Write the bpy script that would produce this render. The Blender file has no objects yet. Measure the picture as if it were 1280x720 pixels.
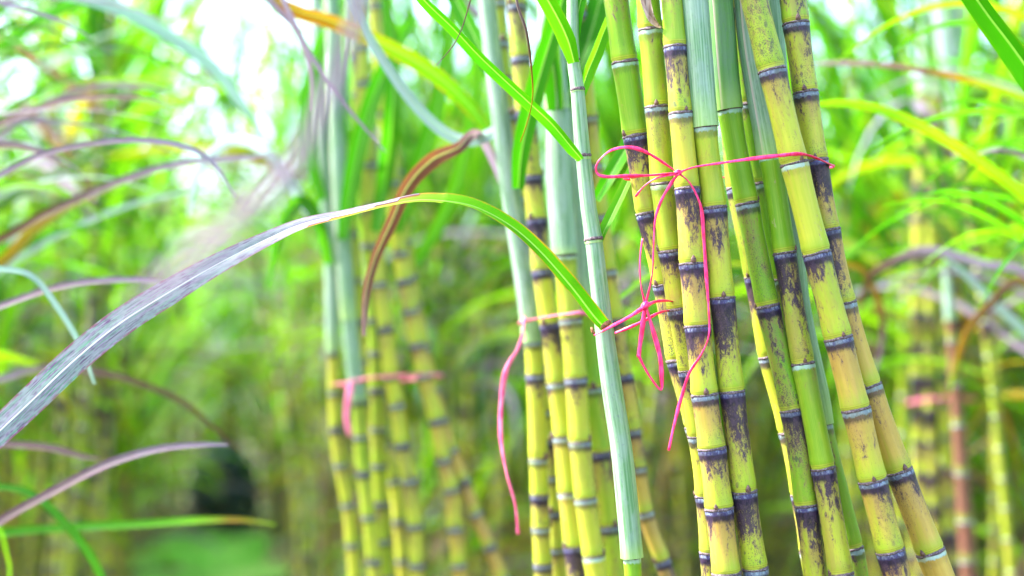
import bpy, math, random
import numpy as np
from mathutils import Vector, Matrix, noise
rnd = random.Random(7)
PI = math.pi
sc = bpy.context.scene
COL = sc.collection

# ------------------------------------------------------------------ camera
W, F, CAMZ = 1280.0, 1778.0, 1.30
PITCH = math.atan(110 / F)
camd = bpy.data.cameras.new('camera'); cam = bpy.data.objects.new('camera', camd); COL.objects.link(cam)
cam.location = (0, 0, CAMZ); cam.rotation_euler = (PI / 2 + PITCH, 0, 0)
camd.sensor_width = 36; camd.lens = 50; camd.clip_start = .05; camd.clip_end = 2000
camd.dof.use_dof = True; camd.dof.focus_distance = 1.765; camd.dof.aperture_fstop = 1.7
camd.dof.aperture_blades = 0
sc.camera = cam
FW = Vector((0, math.cos(PITCH), math.sin(PITCH))); UP = Vector((0, -math.sin(PITCH), math.cos(PITCH))); RT = Vector((1, 0, 0))
C0 = Vector((0, 0, CAMZ))
def at(px, py, d):                       # a point seen at that place of the photograph, d metres away
    return C0 + FW * d + RT * ((px - 640) / F * d) + UP * ((360 - py) / F * d)

# ------------------------------------------------------------------ world, sun
w = bpy.data.worlds.new('World'); sc.world = w; w.use_nodes = True
nt = w.node_tree; bg = nt.nodes['Background']
sky = nt.nodes.new('ShaderNodeTexSky'); sky.sky_type = 'NISHITA'; sky.sun_disc = False
SUN_EL, SUN_AZ = math.radians(46), math.radians(-84)     # azimuth measured from +Y towards +X
sky.sun_elevation = SUN_EL; sky.sun_rotation = SUN_AZ; sky.air_density = 1.0; sky.dust_density = 3.0; sky.ozone_density = 1.0
nt.links.new(sky.outputs[0], bg.inputs[0]); bg.inputs[1].default_value = 0.15
ld = bpy.data.lights.new('sun', 'SUN'); ld.energy = 2.5; ld.angle = math.radians(9); ld.color = (1, .97, .92)
lo = bpy.data.objects.new('sun', ld); COL.objects.link(lo)
sdir = Vector((math.sin(SUN_AZ) * math.cos(SUN_EL), math.cos(SUN_AZ) * math.cos(SUN_EL), math.sin(SUN_EL)))
lo.rotation_euler = sdir.to_track_quat('Z', 'Y').to_euler()
sc.view_settings.view_transform = 'Standard'; sc.view_settings.look = 'None'
sc.view_settings.exposure = 3.05; sc.view_settings.gamma = 1
sc.render.engine = 'CYCLES'
cy = sc.cycles
cy.use_denoising = True
try: cy.denoiser = 'OPENIMAGEDENOISE'
except Exception: pass
cy.max_bounces = 8; cy.diffuse_bounces = 4; cy.transmission_bounces = 5; cy.glossy_bounces = 2; cy.transparent_max_bounces = 4
cy.caustics_reflective = False; cy.caustics_refractive = False

# ------------------------------------------------------------------ material helpers
class NT:
    def __init__(s, name):
        s.m = bpy.data.materials.new(name); s.m.use_nodes = True; s.t = s.m.node_tree; s.t.nodes.clear()
        s.out = s.n('ShaderNodeOutputMaterial')
    def n(s, typ, **k):
        x = s.t.nodes.new(typ)
        for a, b in k.items(): setattr(x, a, b)
        return x
    def l(s, a, b): s.t.links.new(a, b)
    def put(s, sock, v):
        if isinstance(v, (int, float)): sock.default_value = v
        elif isinstance(v, tuple): sock.default_value = (v + (1,))[:4] if len(sock.default_value) == 4 else v[:3]
        else: s.l(v, sock)
    def attr(s, name, out='Fac'):
        return s.n('ShaderNodeAttribute', attribute_name=name).outputs[out]
    def math(s, op, a, b=0.0, c=0.0, clamp=False):
        x = s.n('ShaderNodeMath', operation=op, use_clamp=clamp)
        s.put(x.inputs[0], a); s.put(x.inputs[1], b)
        if op in ('MULTIPLY_ADD', 'SMOOTH_MIN'): s.put(x.inputs[2], c)
        return x.outputs[0]
    def ramp01(s, v, a, b):                # smoothstep from a to b
        x = s.n('ShaderNodeMapRange', interpolation_type='SMOOTHSTEP')
        s.put(x.inputs[0], v); x.inputs[1].default_value = a; x.inputs[2].default_value = b
        return x.outputs[0]
    def mix(s, f, a, b, mode='MIX'):
        x = s.n('ShaderNodeMix', data_type='RGBA', blend_type=mode)
        s.put(x.inputs[0], f); s.put(x.inputs[6], a); s.put(x.inputs[7], b)
        return x.outputs[2]
    def noise(s, vec, scale, detail=3, rough=.55, dist=0.0, out=0):
        x = s.n('ShaderNodeTexNoise'); s.l(vec, x.inputs['Vector'])
        x.inputs['Scale'].default_value = scale; x.inputs['Detail'].default_value = detail
        x.inputs['Roughness'].default_value = rough; x.inputs['Distortion'].default_value = dist
        return x.outputs[out]
    def scalev(s, vec, v):
        x = s.n('ShaderNodeVectorMath', operation='MULTIPLY'); s.l(vec, x.inputs[0]); x.inputs[1].default_value = v
        return x.outputs[0]
    def cramp(s, f, stops, interp='LINEAR'):
        x = s.n('ShaderNodeValToRGB'); s.l(f, x.inputs[0]); cr = x.color_ramp; cr.interpolation = interp
        while len(cr.elements) < len(stops): cr.elements.new(.5)
        for e, (p, c) in zip(cr.elements, stops): e.position = p; e.color = c + (1,)
        return x.outputs[0]

# ---- cane skin.  attributes: dn = metres below the ring above, db = metres above the ring below, tt 0..1 down the internode,
#      tint 0 green .. 1 yellow .. 2 tan, ink 0..1 sooty blotches, lc = unrolled surface coordinates
def cane_material():
    s = NT('cane_skin')
    dn, db, tt, tint, ink = (s.attr(a) for a in ('dn', 'db', 'tt', 'tint', 'ink'))
    lc = s.attr('lc', 'Vector')
    v1 = s.scalev(lc, (1, 1, .28)); v2 = s.scalev(lc, (1, 1, .06))
    n_fib = s.noise(s.scalev(lc, (1, 1, .02)), 900, 2, .5)
    n_str = s.noise(v2, 160, 4, .6)
    n_big = s.noise(v1, 75, 3, .55, .3)
    n_med = s.noise(s.scalev(lc, (1, 1, .45)), 240, 5, .68, .6)
    n_low = s.noise(s.scalev(lc, (1, 1, .5)), 22, 2, .5)
    n_fine = s.noise(s.scalev(lc, (1, 1, .7)), 900, 4, .7)
    g = s.mix(n_str, (.085, .25, .008), (.19, .36, .012))
    y = s.mix(n_str, (.25, .34, .012), (.54, .50, .055))
    o = s.mix(n_str, (.30, .16, .025), (.56, .40, .09))
    c = s.mix(s.ramp01(s.math('ADD', tint, s.math('MULTIPLY_ADD', n_big, .7, -.35)), .1, .95), g, y)
    tan = s.ramp01(s.math('ADD', tint, s.math('MULTIPLY_ADD', n_str, 1.0, s.math('MULTIPLY', tt, -.7))), 1.15, 1.9)
    c = s.mix(tan, c, o)
    c = s.mix(s.ramp01(tint, 2.3, 2.8), c, (.15, .055, .045))
    # greener towards the foot of each internode
    c = s.mix(s.math('MULTIPLY', s.ramp01(db, .026, .006), .55), c, (.22, .37, .018))
    c = s.mix(s.math('MULTIPLY', s.ramp01(n_fib, .45, .8), .22), c, (.44, .46, .09))
    # pale waxy scuffs
    sc_ = s.math('MULTIPLY', s.ramp01(n_med, .60, .66), s.ramp01(n_big, .55, .7))
    c = s.mix(s.math('MULTIPLY', sc_, .5), c, (.72, .70, .50))
    # sooty blotches, heaviest under the ring, running down in streaks
    film = s.math('MULTIPLY', s.math('MULTIPLY', s.ramp01(tt, .75, 0.0), s.ramp01(n_str, .30, .62)), s.ramp01(s.math('ADD', ink, s.math('MULTIPLY_ADD', n_low, 1.2, -.6)), .15, .75))
    c = s.mix(s.math('MULTIPLY', film, .72), c, (.14, .085, .085))
    vo = s.n('ShaderNodeTexVoronoi'); vo.inputs['Scale'].default_value = 130; s.l(s.scalev(lc, (1, 1, .6)), vo.inputs['Vector'])
    spot = s.math('MULTIPLY', s.ramp01(s.math('ADD', vo.outputs['Distance'], s.math('MULTIPLY_ADD', n_med, .5, -.25)), .34, .22), s.math('MULTIPLY', s.ramp01(n_low, .50, .60), s.ramp01(ink, .25, .6)))
    c = s.mix(s.math('MULTIPLY', spot, .85), c, (.035, .02, .05))
    fall = s.math('MULTIPLY', s.math('MULTIPLY', ink, s.math('MULTIPLY_ADD', n_low, 2.4, -.2)), s.math('SUBTRACT', 1.2, s.math('POWER', tt, .75)))
    blot = s.math('ADD', s.math('MULTIPLY', n_big, .42), s.math('MULTIPLY', n_med, .58))
    thr = s.math('MULTIPLY_ADD', fall, .40, blot)
    m1 = s.ramp01(s.math('ADD', thr, s.math('MULTIPLY_ADD', n_fine, .16, -.08)), .665, .765)
    brown = s.ramp01(thr, .60, .72)
    c = s.mix(s.math('MULTIPLY', brown, .55), c, (.26, .14, .07))
    stain = s.math('MULTIPLY', s.ramp01(s.noise(s.scalev(lc, (1, 1, .35)), 48, 4, .6, .5), .46, .66), s.ramp01(ink, .1, .7))
    c = s.mix(s.math('MULTIPLY', stain, .55), c, (.30, .19, .06))
    inkc = s.mix(s.ramp01(n_med, .42, .6), (.007, .004, .022), (.040, .022, .055))
    speck = s.ramp01(n_fine, .30, .46)
    c = s.mix(s.math('MULTIPLY', m1, s.math('MULTIPLY_ADD', speck, .55, .42)), c, inkc)
    # pepper specks everywhere on inky internodes
    pep = s.math('MULTIPLY', s.ramp01(s.math('ADD', n_fine, s.math('MULTIPLY_ADD', n_low, .5, -.25)), .60, .66), s.ramp01(ink, .1, .5))
    c = s.mix(pep, c, (.06, .035, .05))
    # dark smudge hugging the ring, then the broken white wax band
    jag = s.math('MULTIPLY_ADD', n_med, .014, -.007)
    dj = s.math('ADD', dn, jag)
    dk = s.math('MULTIPLY', s.ramp01(dj, .0170, .0100), s.ramp01(ink, .02, .5))
    c = s.mix(s.math('MULTIPLY', dk, .95), c, inkc)
    wax = s.ramp01(s.math('ADD', dn, s.math('MULTIPLY_ADD', n_med, .010, -.005)), .0072, .0050)
    waxc = s.mix(s.ramp01(n_med, .44, .64), (.045, .035, .13), (.25, .30, .42))
    waxc = s.mix(s.ramp01(s.math('MULTIPLY_ADD', n_big, .6, ink), .35, .9), (.34, .50, .46), waxc)
    c = s.mix(s.math('MULTIPLY', wax, s.math('MULTIPLY_ADD', s.ramp01(n_big, .32, .6), .6, .3)), c, waxc)
    # root band just above the ring: fine rings
    rb = s.ramp01(db, .0085, .0065)
    c = s.mix(s.math('MULTIPLY', rb, .6), c, s.mix(n_str, (.26, .36, .03), (.52, .44, .06)))
    wv = s.math('SINE', s.math('MULTIPLY', db, 2600))
    c = s.mix(s.math('MULTIPLY', rb, s.math('MULTIPLY', s.ramp01(wv, .2, .9), s.math('MULTIPLY', n_big, .8))), c, (.07, .06, .02))
    p = s.n('ShaderNodeBsdfPrincipled')
    s.l(c, p.inputs['Base Color'])
    s.put(p.inputs['Roughness'], s.math('MULTIPLY_ADD', n_med, .3, .28))
    p.inputs['Specular IOR Level'].default_value = .3
    b = s.n('ShaderNodeBump'); b.inputs['Strength'].default_value = .35; b.inputs['Distance'].default_value = .0006
    hh = s.math('ADD', s.math('MULTIPLY', n_fib, .5), s.math('ADD', s.math('MULTIPLY', m1, .5), s.math('MULTIPLY', wax, .8)))
    s.l(hh, b.inputs['Height']); s.l(b.outputs[0], p.inputs['Normal'])
    s.l(p.outputs[0], s.out.inputs[0]); return s.m
M_CANE = cane_material()

def ring_material():
    s = NT('leaf_scar'); tc = s.n('ShaderNodeTexCoord').outputs['Object']
    n = s.noise(tc, 500, 4, .7)
    c = s.cramp(n, [(.3, (.018, .012, .03)), (.5, (.08, .05, .06)), (.64, (.22, .17, .20)), (.8, (.42, .38, .38))])
    p = s.n('ShaderNodeBsdfPrincipled'); s.l(c, p.inputs['Base Color']); p.inputs['Roughness'].default_value = .75
    b = s.n('ShaderNodeBump'); b.inputs['Strength'].default_value = .6; b.inputs['Distance'].default_value = .001
    s.l(n, b.inputs['Height']); s.l(b.outputs[0], p.inputs['Normal'])
    s.l(p.outputs[0], s.out.inputs[0]); return s.m
M_RING = ring_material()

def simple_material(name, c1, c2, scale, stretch=(1, 1, 1), rough=.6, coord='Object', thin=0.0):
    s = NT(name); tc = s.n('ShaderNodeTexCoord').outputs[coord]
    n = s.noise(s.scalev(tc, stretch), scale, 4, .6)
    c = s.mix(s.ramp01(n, .3, .7), c1, c2)
    p = s.n('ShaderNodeBsdfPrincipled'); s.l(c, p.inputs['Base Color']); p.inputs['Roughness'].default_value = rough
    b = s.n('ShaderNodeBump'); b.inputs['Strength'].default_value = .4; b.inputs['Distance'].default_value = .0008
    s.l(n, b.inputs['Height']); s.l(b.outputs[0], p.inputs['Normal'])
    last = p.outputs[0]
    if thin:
        t = s.n('ShaderNodeBsdfTranslucent'); s.l(c, t.inputs[0])
        mx = s.n('ShaderNodeMixShader'); mx.inputs[0].default_value = thin
        s.l(last, mx.inputs[1]); s.l(t.outputs[0], mx.inputs[2]); last = mx.outputs[0]
    s.l(last, s.out.inputs[0]); return s.m
M_BUD = simple_material('bud_scale', (.035, .016, .02), (.20, .10, .08), 700)
M_TWINE = simple_material('pink_raffia', (.80, .005, .10), (.92, .06, .30), 260, (1, 1, .3), .35, thin=.25)
M_TWINE_OLD = simple_material('faded_raffia', (.74, .06, .24), (.85, .26, .46), 160, (1, 1, .3), .5, thin=.25)
M_DRYSH = simple_material('dry_sheath', (.20, .12, .10), (.50, .38, .34), 300, (1, 1, .1), .7, thin=.15)
M_CUT = simple_material('dry_cut_edge', (.05, .02, .01), (.32, .14, .05), 500, rough=.8)

# ---- leaf sheath wrapped round a stalk: pale, bloomed, finely striped; uses lc and tint (0 blue-white .. 1 deep green)
def sheath_material():
    s = NT('sheath_bloom'); lc = s.attr('lc', 'Vector'); tint = s.attr('tint'); tt = s.attr('tt'); ed = s.attr('ink')
    n1 = s.noise(s.scalev(lc, (1, 1, .02)), 520, 3, .55); n2 = s.noise(s.scalev(lc, (1, 1, .25)), 110, 4, .6)
    n3 = s.noise(s.scalev(lc, (1, 1, .5)), 420, 4, .7)
    a = s.mix(s.ramp01(n1, .3, .7), (.07, .19, .09), (.32, .43, .33)); b = s.mix(n1, (.05, .18, .03), (.13, .33, .08))
    c = s.mix(tint, a, b)
    c = s.mix(s.math('MULTIPLY', s.ramp01(n2, .42, .62), .45), c, s.mix(tint, (.30, .38, .38), (.12, .22, .15)))
    c = s.mix(s.math('MULTIPLY', s.ramp01(n3, .60, .66), .45), c, (.10, .09, .16))
    c = s.mix(ed, c, (.58, .42, .42))
    c = s.mix(s.math('MULTIPLY', s.ramp01(tt, .93, 1.0), .5), c, (.30, .48, .08))
    p = s.n('ShaderNodeBsdfPrincipled'); s.l(c, p.inputs['Base Color']); p.inputs['Roughness'].default_value = .5
    b = s.n('ShaderNodeBump'); b.inputs['Strength'].default_value = .5; b.inputs['Distance'].default_value = .0006
    s.l(n1, b.inputs['Height']); s.l(b.outputs[0], p.inputs['Normal'])
    s.l(p.outputs[0], s.out.inputs[0]); return s.m
M_SHEATH = sheath_material()

# ---- leaf blade. attributes: lu -1..1 across, lv metres along, hue 0..1, dry 0..1 (edge rust)
HUES = [(0.0, (.016, .10, .005)), (.22, (.05, .26, .007)), (.40, (.16, .42, .010)), (.52, (.20, .30, .012)), (.62, (.27, .10, .015)),
        (.72, (.10, .035, .035)), (.82, (.19, .11, .16)), (.92, (.25, .20, .34)), (1.0, (.27, .45, .40))]
def leaf_material(name='leaf_blade', striped=False):
    s = NT(name); lu, lv, hue, dry = (s.attr(a) for a in ('lu', 'lv', 'hue', 'dry'))
    cx = s.n('ShaderNodeCombineXYZ'); s.l(s.math('MULTIPLY', lu, .02), cx.inputs[0]); s.l(lv, cx.inputs[1]); s.l(hue, cx.inputs[2])
    vec = cx.outputs[0]
    fib = s.noise(s.scalev(vec, (1, .012, 1)), 1100, 3, .6); blo = s.noise(s.scalev(vec, (1, .12, 1)), 120, 4, .6)
    fine = s.noise(s.scalev(vec, (1, .15, 1)), 1500, 3, .65)
    au = s.math('ABSOLUTE', lu)
    c = s.cramp(s.math('ADD', hue, s.math('MULTIPLY_ADD', blo, .10, -.05)), HUES)
    c = s.mix(s.math('MULTIPLY', s.ramp01(fib, .35, .7), .35), c, s.mix(.5, c, (.6, .75, .35), 'MULTIPLY'))
    c = s.mix(s.math('MULTIPLY', s.ramp01(au, .13, .03), .5), c, (.46, .62, .26))
    edge = s.ramp01(s.math('ADD', au, s.math('MULTIPLY_ADD', blo, .8, -.4)), .80, 1.0)
    c = s.mix(s.math('MULTIPLY', edge, dry), c, (.55, .24, .03))
    sp = s.math('MULTIPLY', s.ramp01(fine, .60, .68), dry)
    c = s.mix(s.math('MULTIPLY', sp, .7), c, (.40, .20, .03))
    if striped:                            # the bloomed, red-streaked face of the arching blade
        gate = s.ramp01(hue, .78, .90)
        far = s.ramp01(lv, .30, .80)
        k = s.mix(s.ramp01(fib, .35, .65), (.24, .21, .33), (.60, .57, .68))
        k = s.mix(s.math('MULTIPLY', s.ramp01(fib, .47, .56), s.math('MULTIPLY_ADD', far, .6, .32)), k, (.07, .30, .17))
        st = s.noise(s.scalev(vec, (1, .02, 1)), 1300, 3, .7); br = s.noise(s.scalev(vec, (1, .5, 1)), 160, 4, .7)
        dash = s.math('MULTIPLY', s.ramp01(st, .49, .57), s.ramp01(br, .40, .55))
        k = s.mix(s.math('MULTIPLY', dash, s.math('MULTIPLY_ADD', far, .35, .6)), k, (.09, .018, .12))
        red = s.math('MULTIPLY', s.ramp01(au, .80, .97), s.ramp01(br, .35, .6))
        k = s.mix(s.math('MULTIPLY', red, .8), k, (.28, .07, .10))
        k = s.mix(s.ramp01(au, .07, .035), k, (.78, .76, .84))
        c = s.mix(gate, c, s.mix(.12, k, (.16, .13, .20)))
    p = s.n('ShaderNodeBsdfPrincipled'); s.l(c, p.inputs['Base Color']); p.inputs['Roughness'].default_value = .5
    p.inputs['Specular IOR Level'].default_value = .16
    b = s.n('ShaderNodeBump'); b.inputs['Strength'].default_value = .5; b.inputs['Distance'].default_value = .0005
    s.l(fib, b.inputs['Height']); s.l(b.outputs[0], p.inputs['Normal'])
    t = s.n('ShaderNodeBsdfTranslucent'); s.l(s.mix(s.math('MULTIPLY_ADD', s.ramp01(hue, .62, .8), -1.0, 1.0), c, s.mix(1.0, c, (1.15, 1.45, .3), 'MULTIPLY')), t.inputs[0])
    mx = s.n('ShaderNodeMixShader'); mx.inputs[0].default_value = .52
    s.l(p.outputs[0], mx.inputs[1]); s.l(t.outputs[0], mx.inputs[2]); s.l(mx.outputs[0], s.out.inputs[0]); return s.m
M_LEAF = leaf_material(); M_LEAF_ARCH = leaf_material('arching_blade', True)

# ------------------------------------------------------------------ object helpers
def tag(o, label=None, cat=None, group=None, kind=None):
    if label: o['label'] = label
    if cat: o['category'] = cat
    if group: o['group'] = group
    if kind: o['kind'] = kind
    return o
def link(name, me, parent=None):
    o = bpy.data.objects.new(name, me); COL.objects.link(o)
    if parent:
        o.parent = parent; o.matrix_parent_inverse = Matrix.Translation(-parent.location)
    return o
def empty(name, loc):
    o = bpy.data.objects.new(name, None); COL.objects.link(o); o.location = loc; o.empty_display_size = .05
    return o
class MB:
    """vertices + faces + float attributes, linked as one mesh"""
    def __init__(s): s.v = []; s.f = []; s.a = {}; s.lc = []
    def grid(s, rows, attrs=None, lcs=None, closed=False):
        b = len(s.v); n = len(rows[0])
        for r in rows: s.v.extend(r)
        for i in range(len(rows) - 1):
            for j in range(n if closed else n - 1):
                k = (j + 1) % n
                s.f.append((b + i * n + j, b + i * n + k, b + (i + 1) * n + k, b + (i + 1) * n + j))
        if attrs:
            for key, vals in attrs.items(): s.a.setdefault(key, []).extend(vals)
        if lcs: s.lc.extend(lcs)
    def mesh(s, name, mat, smooth=True):
        me = bpy.data.meshes.new(name); me.from_pydata([tuple(p) for p in s.v], [], s.f)
        for key, vals in s.a.items():
            at_ = me.attributes.new(key, 'FLOAT', 'POINT'); at_.data.foreach_set('value', np.asarray(vals, np.float32))
        if s.lc:
            at_ = me.attributes.new('lc', 'FLOAT_VECTOR', 'POINT'); at_.data.foreach_set('vector', np.asarray(s.lc, np.float32).ravel())
        me.materials.append(mat)
        if smooth: me.polygons.foreach_set('use_smooth', [True] * len(me.polygons))
        me.update(); return me

def catmull(P, n):
    """P: list of tuples/Vectors (any dim as np), n samples per span"""
    P = [np.array(p, float) for p in P]
    Q = [2 * P[0] - P[1]] + P + [2 * P[-1] - P[-2]]; out = []
    for i in range(1, len(Q) - 2):
        a, b, c, d = Q[i - 1:i + 3]
        for k in range(n):
            t = k / n
            out.append(.5 * ((2 * b) + (c - a) * t + (2 * a - 5 * b + 4 * c - d) * t * t + (3 * b - a - 3 * c + d) * t ** 3))
    out.append(P[-1]); return out

class Path:
    def __init__(s, pts, rad):
        s.p = [Vector(q) for q in pts]; s.r = list(rad); s.s = [0]
        for a, b in zip(s.p, s.p[1:]): s.s.append(s.s[-1] + (b - a).length)
        s.L = s.s[-1]
    def __call__(s, x):
        x = min(max(x, 0), s.L); i = int(np.searchsorted(s.s, x)) ; i = min(max(i, 1), len(s.p) - 1)
        t = (x - s.s[i - 1]) / max(1e-9, s.s[i] - s.s[i - 1])
        return s.p[i - 1].lerp(s.p[i], t), s.r[i - 1] * (1 - t) + s.r[i] * t, (s.p[i] - s.p[i - 1]).normalized()
def frame(t):
    a = RT - t * RT.dot(t); a.normalize(); return a, t.cross(a).normalized()     # a: across, b: towards/away

PROF = [(0, 1.00), (.02, 1.045), (.06, 1.05), (.12, 1.02), (.25, .985), (.5, .975), (.7, .985), (.82, 1.01), (.90, 1.045), (.94, 1.05), (.965, 1.0), (1, .985)]
def stalk_mesh(path, nodes, tints, inks, sides=20, prof=PROF, seed=0, name='stalk'):
    """path runs from the top down; nodes: arc lengths of the rings"""
    mb = MB(); rows = []; A = {k: [] for k in ('dn', 'db', 'tt', 'tint', 'ink')}; lcs = []
    cuts = [0] + list(nodes) + [path.L]
    for i, (a, b) in enumerate(zip(cuts, cuts[1:])):
        ph = rnd.uniform(0, 6.28)
        for (t, k) in prof:
            x = a + (b - a) * t
            if t == 0: x += 1e-4
            if i == 0 and a == 0: dn = .5
            else: dn = x - a
            c, r, tg = path(x); u, v = frame(tg); row = []
            for j in range(sides):
                th = 2 * PI * j / sides
                wob = 1 + .012 * math.sin(2 * th + ph) + .008 * math.sin(3 * th + ph * 2)
                row.append(c + (u * math.cos(th) + v * math.sin(th)) * (r * k * wob))
                lcs.append((math.cos(th) * r + seed, math.sin(th) * r, x * 1.0))
                A['dn'].append(dn); A['db'].append(b - x if i < len(cuts) - 2 else .5); A['tt'].append(t)
                A['tint'].append(tints[i % len(tints)]); A['ink'].append(inks[i % len(inks)])
            rows.append(row)
    mb.grid(rows, A, lcs, closed=True)
    for e, c in ((0, path(0)), (1, path(path.L))): pass
    return mb.mesh(name, M_CANE)

def ring_mesh(path, x, sides=24, seed=0):
    mb = MB(); rows = []
    for (dx, k) in ((-.0024, .985), (-.0016, 1.05), (-.0003, 1.085), (.0009, 1.065), (.0016, .98)):
        c, r, tg = path(x + dx); u, v = frame(tg); row = []
        for j in range(sides):
            th = 2 * PI * j / sides; q = noise.noise((math.cos(th) * 2.2 + seed, math.sin(th) * 2.2, dx * 300))
            kk = 1 + (k - 1) * (1 + .8 * q) if k > 1 else k
            row.append(c + (u * math.cos(th) + v * math.sin(th)) * (r * kk) + tg * (q * .0012))
        rows.append(row)
    mb.grid(rows, closed=True); return mb.mesh('node_ring', M_RING)

def bud_mesh(path, x, th, size=1.0):
    mb = MB(); c, r, tg = path(x - .0015); u, v = frame(tg); out = u * math.cos(th) + v * math.sin(th); side = tg.cross(out)
    rows = []
    for (h, wd, o) in ((0, .0030, .96), (.0025, .0042, 1.0), (.0060, .0034, 1.02), (.009, .0014, 1.06), (.0105, .0003, 1.08)):
        row = []
        for j in range(10):
            a = 2 * PI * j / 10
            row.append(c - tg * (h * size) + out * (r * o + math.sin(a) * wd * .75 * size) + side * (math.cos(a) * wd * size))
        rows.append(row)
    mb.grid(rows, closed=True); return mb.mesh('bud', M_BUD)

def sheath_mesh(path, x0, x1, tint, k0=1.10, k1=1.16, seam=None, sides=30, seed=0):
    """tube that wraps the stalk between two arc lengths, one edge lapping over the other"""
    mb = MB(); rows = []; A = {k: [] for k in ('tt', 'tint', 'ink')}; lcs = []
    n = max(4, int((x1 - x0) / .02)); seam = rnd.uniform(0, 6.28) if seam is None else seam
    for i in range(n + 1):
        t = i / n; x = x0 + (x1 - x0) * t; c, r, tg = path(x); u, v = frame(tg); row = []
        kk = k0 + (k1 - k0) * t + (.05 * math.exp(-((t - 1) / .03) ** 2))
        for j in range(sides + 4):
            th = seam + 2 * PI * j / sides; lap = .07 if j > sides else (.035 if j == sides else 0)
            row.append(c + (u * math.cos(th) + v * math.sin(th)) * (r * (kk + lap)))
            lcs.append((math.cos(th) * r + seed, math.sin(th) * r, x)); A['tt'].append(t); A['tint'].append(tint)
            A['ink'].append(.85 if j == sides + 3 else 0)
        rows.append(row)
    mb.grid(rows, A, lcs); return mb.mesh('leaf_sheath', M_SHEATH)

def blade(mb, P, widths, cross, hue=.2, dry=0.0, vfold=.35, huetip=None, nseg=4, wave=0.0, hfun=None):
    """leaf ribbon along points P; cross: unit vectors across; V-folded at the midrib"""
    rows = []; A = {k: [] for k in ('lu', 'lv', 'hue', 'dry')}; s = 0; n = len(P)
    us = [-1, -.55, -.12, 0, .12, .55, 1] if nseg > 4 else [-1, -.5, 0, .5, 1]
    for i, p in enumerate(P):
        tg = (P[min(i + 1, n - 1)] - P[max(i - 1, 0)]).normalized()
        if i: s += (P[i] - P[i - 1]).length
        c = cross[i] - tg * cross[i].dot(tg); c.normalize(); nn = tg.cross(c)
        f = i / (n - 1); h = hue[i] if isinstance(hue, list) else (hue if huetip is None else hue + (huetip - hue) * max(0, f - .45) / .55)
        vf = vfold[i] if isinstance(vfold, list) else vfold
        row = []
        for u in us:
            q = abs(u); wv = wave * math.sin(s * 38 + (1.3 if u > 0 else 0)) * q * widths[i] * .5
            row.append(p + c * (u * widths[i] * .5 * math.cos(vf * q ** .5 if q else 0)) + nn * (q * widths[i] * .5 * math.sin(vf) - (.0006 if u == 0 else 0) + wv))
            A['lu'].append(u); A['lv'].append(s); A['hue'].append(hfun(f, u) if hfun else h); A['dry'].append(dry)
        rows.append(row)
    mb.grid(rows, A)

def leaf_curve(base, az, elev, L, droop, n=12, sway=0.0):
    p = Vector(base); P = [p.copy()]; e = elev; a = az; st = L / n
    for i in range(n):
        f = (i + .5) / n
        e -= droop * (f ** 1.15) * 2.2 / n * (1.0 if e > -1.35 else .1); a += sway / n
        p = p + Vector((math.sin(a) * math.cos(e), math.cos(a) * math.cos(e), math.sin(e))) * st; P.append(p.copy())
    return P
def grown_leaf(mb, base, az, elev, L, droop, wid, hue, dry=0.2, huetip=None, n=12, sway=0.0, twist=0.0, vfold=.4, wave=.08):
    P = leaf_curve(base, az, elev, L, droop, n, sway); cr = []; wd = []
    for i in range(len(P)):
        f = i / n; a = az + sway * f; tw = twist * f
        tg = (P[min(i + 1, n)] - P[max(i - 1, 0)]).normalized()
        side = Vector((math.cos(a), -math.sin(a), 0)); nn = tg.cross(side)
        cr.append(side * math.cos(tw) + nn * math.sin(tw))
        wd.append(wid * min(1, .55 + f * 3) * max(.03, (1 - f ** 2.6)))
    blade(mb, P, wd, cr, hue, dry, vfold, huetip, wave=wave)

def traced_leaf(parent, pts, wpx, hue, dry=.1, theta=0.0, twist=0.0, label=None, huetip=None, vfold=.3, mat=None, n=6, tippy=True, nseg=5, wave=.03, hfun=None):
    """pts: (px, py, depth) along the blade from base to tip; wpx: width seen at the photograph's scale; theta: turn about the blade"""
    raw = [at(*p) for p in pts]; P = [Vector(q) for q in catmull(raw, n)]
    N = len(P); wl = wpx if isinstance(wpx, (list, tuple)) else None; cr = []; wd = []
    ds = catmull([(p[2],) for p in pts], n)
    for i in range(N):
        f = i / (N - 1); tg = (P[min(i + 1, N - 1)] - P[max(i - 1, 0)]).normalized()
        view = (P[i] - C0).normalized(); side = tg.cross(view).normalized(); away = side.cross(tg).normalized()
        th = theta + twist * f if not isinstance(theta, (list, tuple)) else np.interp(f * (len(theta) - 1), range(len(theta)), theta)
        cr.append(side * math.cos(th) + away * math.sin(th))
        if wl: ww = float(np.interp(f * (len(wl) - 1), range(len(wl)), wl))
        else: ww = wpx * min(1, .6 + 3 * f) * (max(.05, 1 - f ** 3) if tippy else 1)
        wd.append(ww / F * float(ds[i][0]))
    hl = hue
    if isinstance(hue, (list, tuple)): hl = [float(np.interp(i / (N - 1) * (len(hue) - 1), range(len(hue)), hue)) for i in range(N)]
    mb = MB(); blade(mb, P, wd, cr, hl, dry, vfold, huetip, nseg=nseg, wave=wave, hfun=hfun)
    o = link('leaf', mb.mesh('leaf', mat or M_LEAF), parent)
    if label: o['label'] = label
    return o

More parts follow.
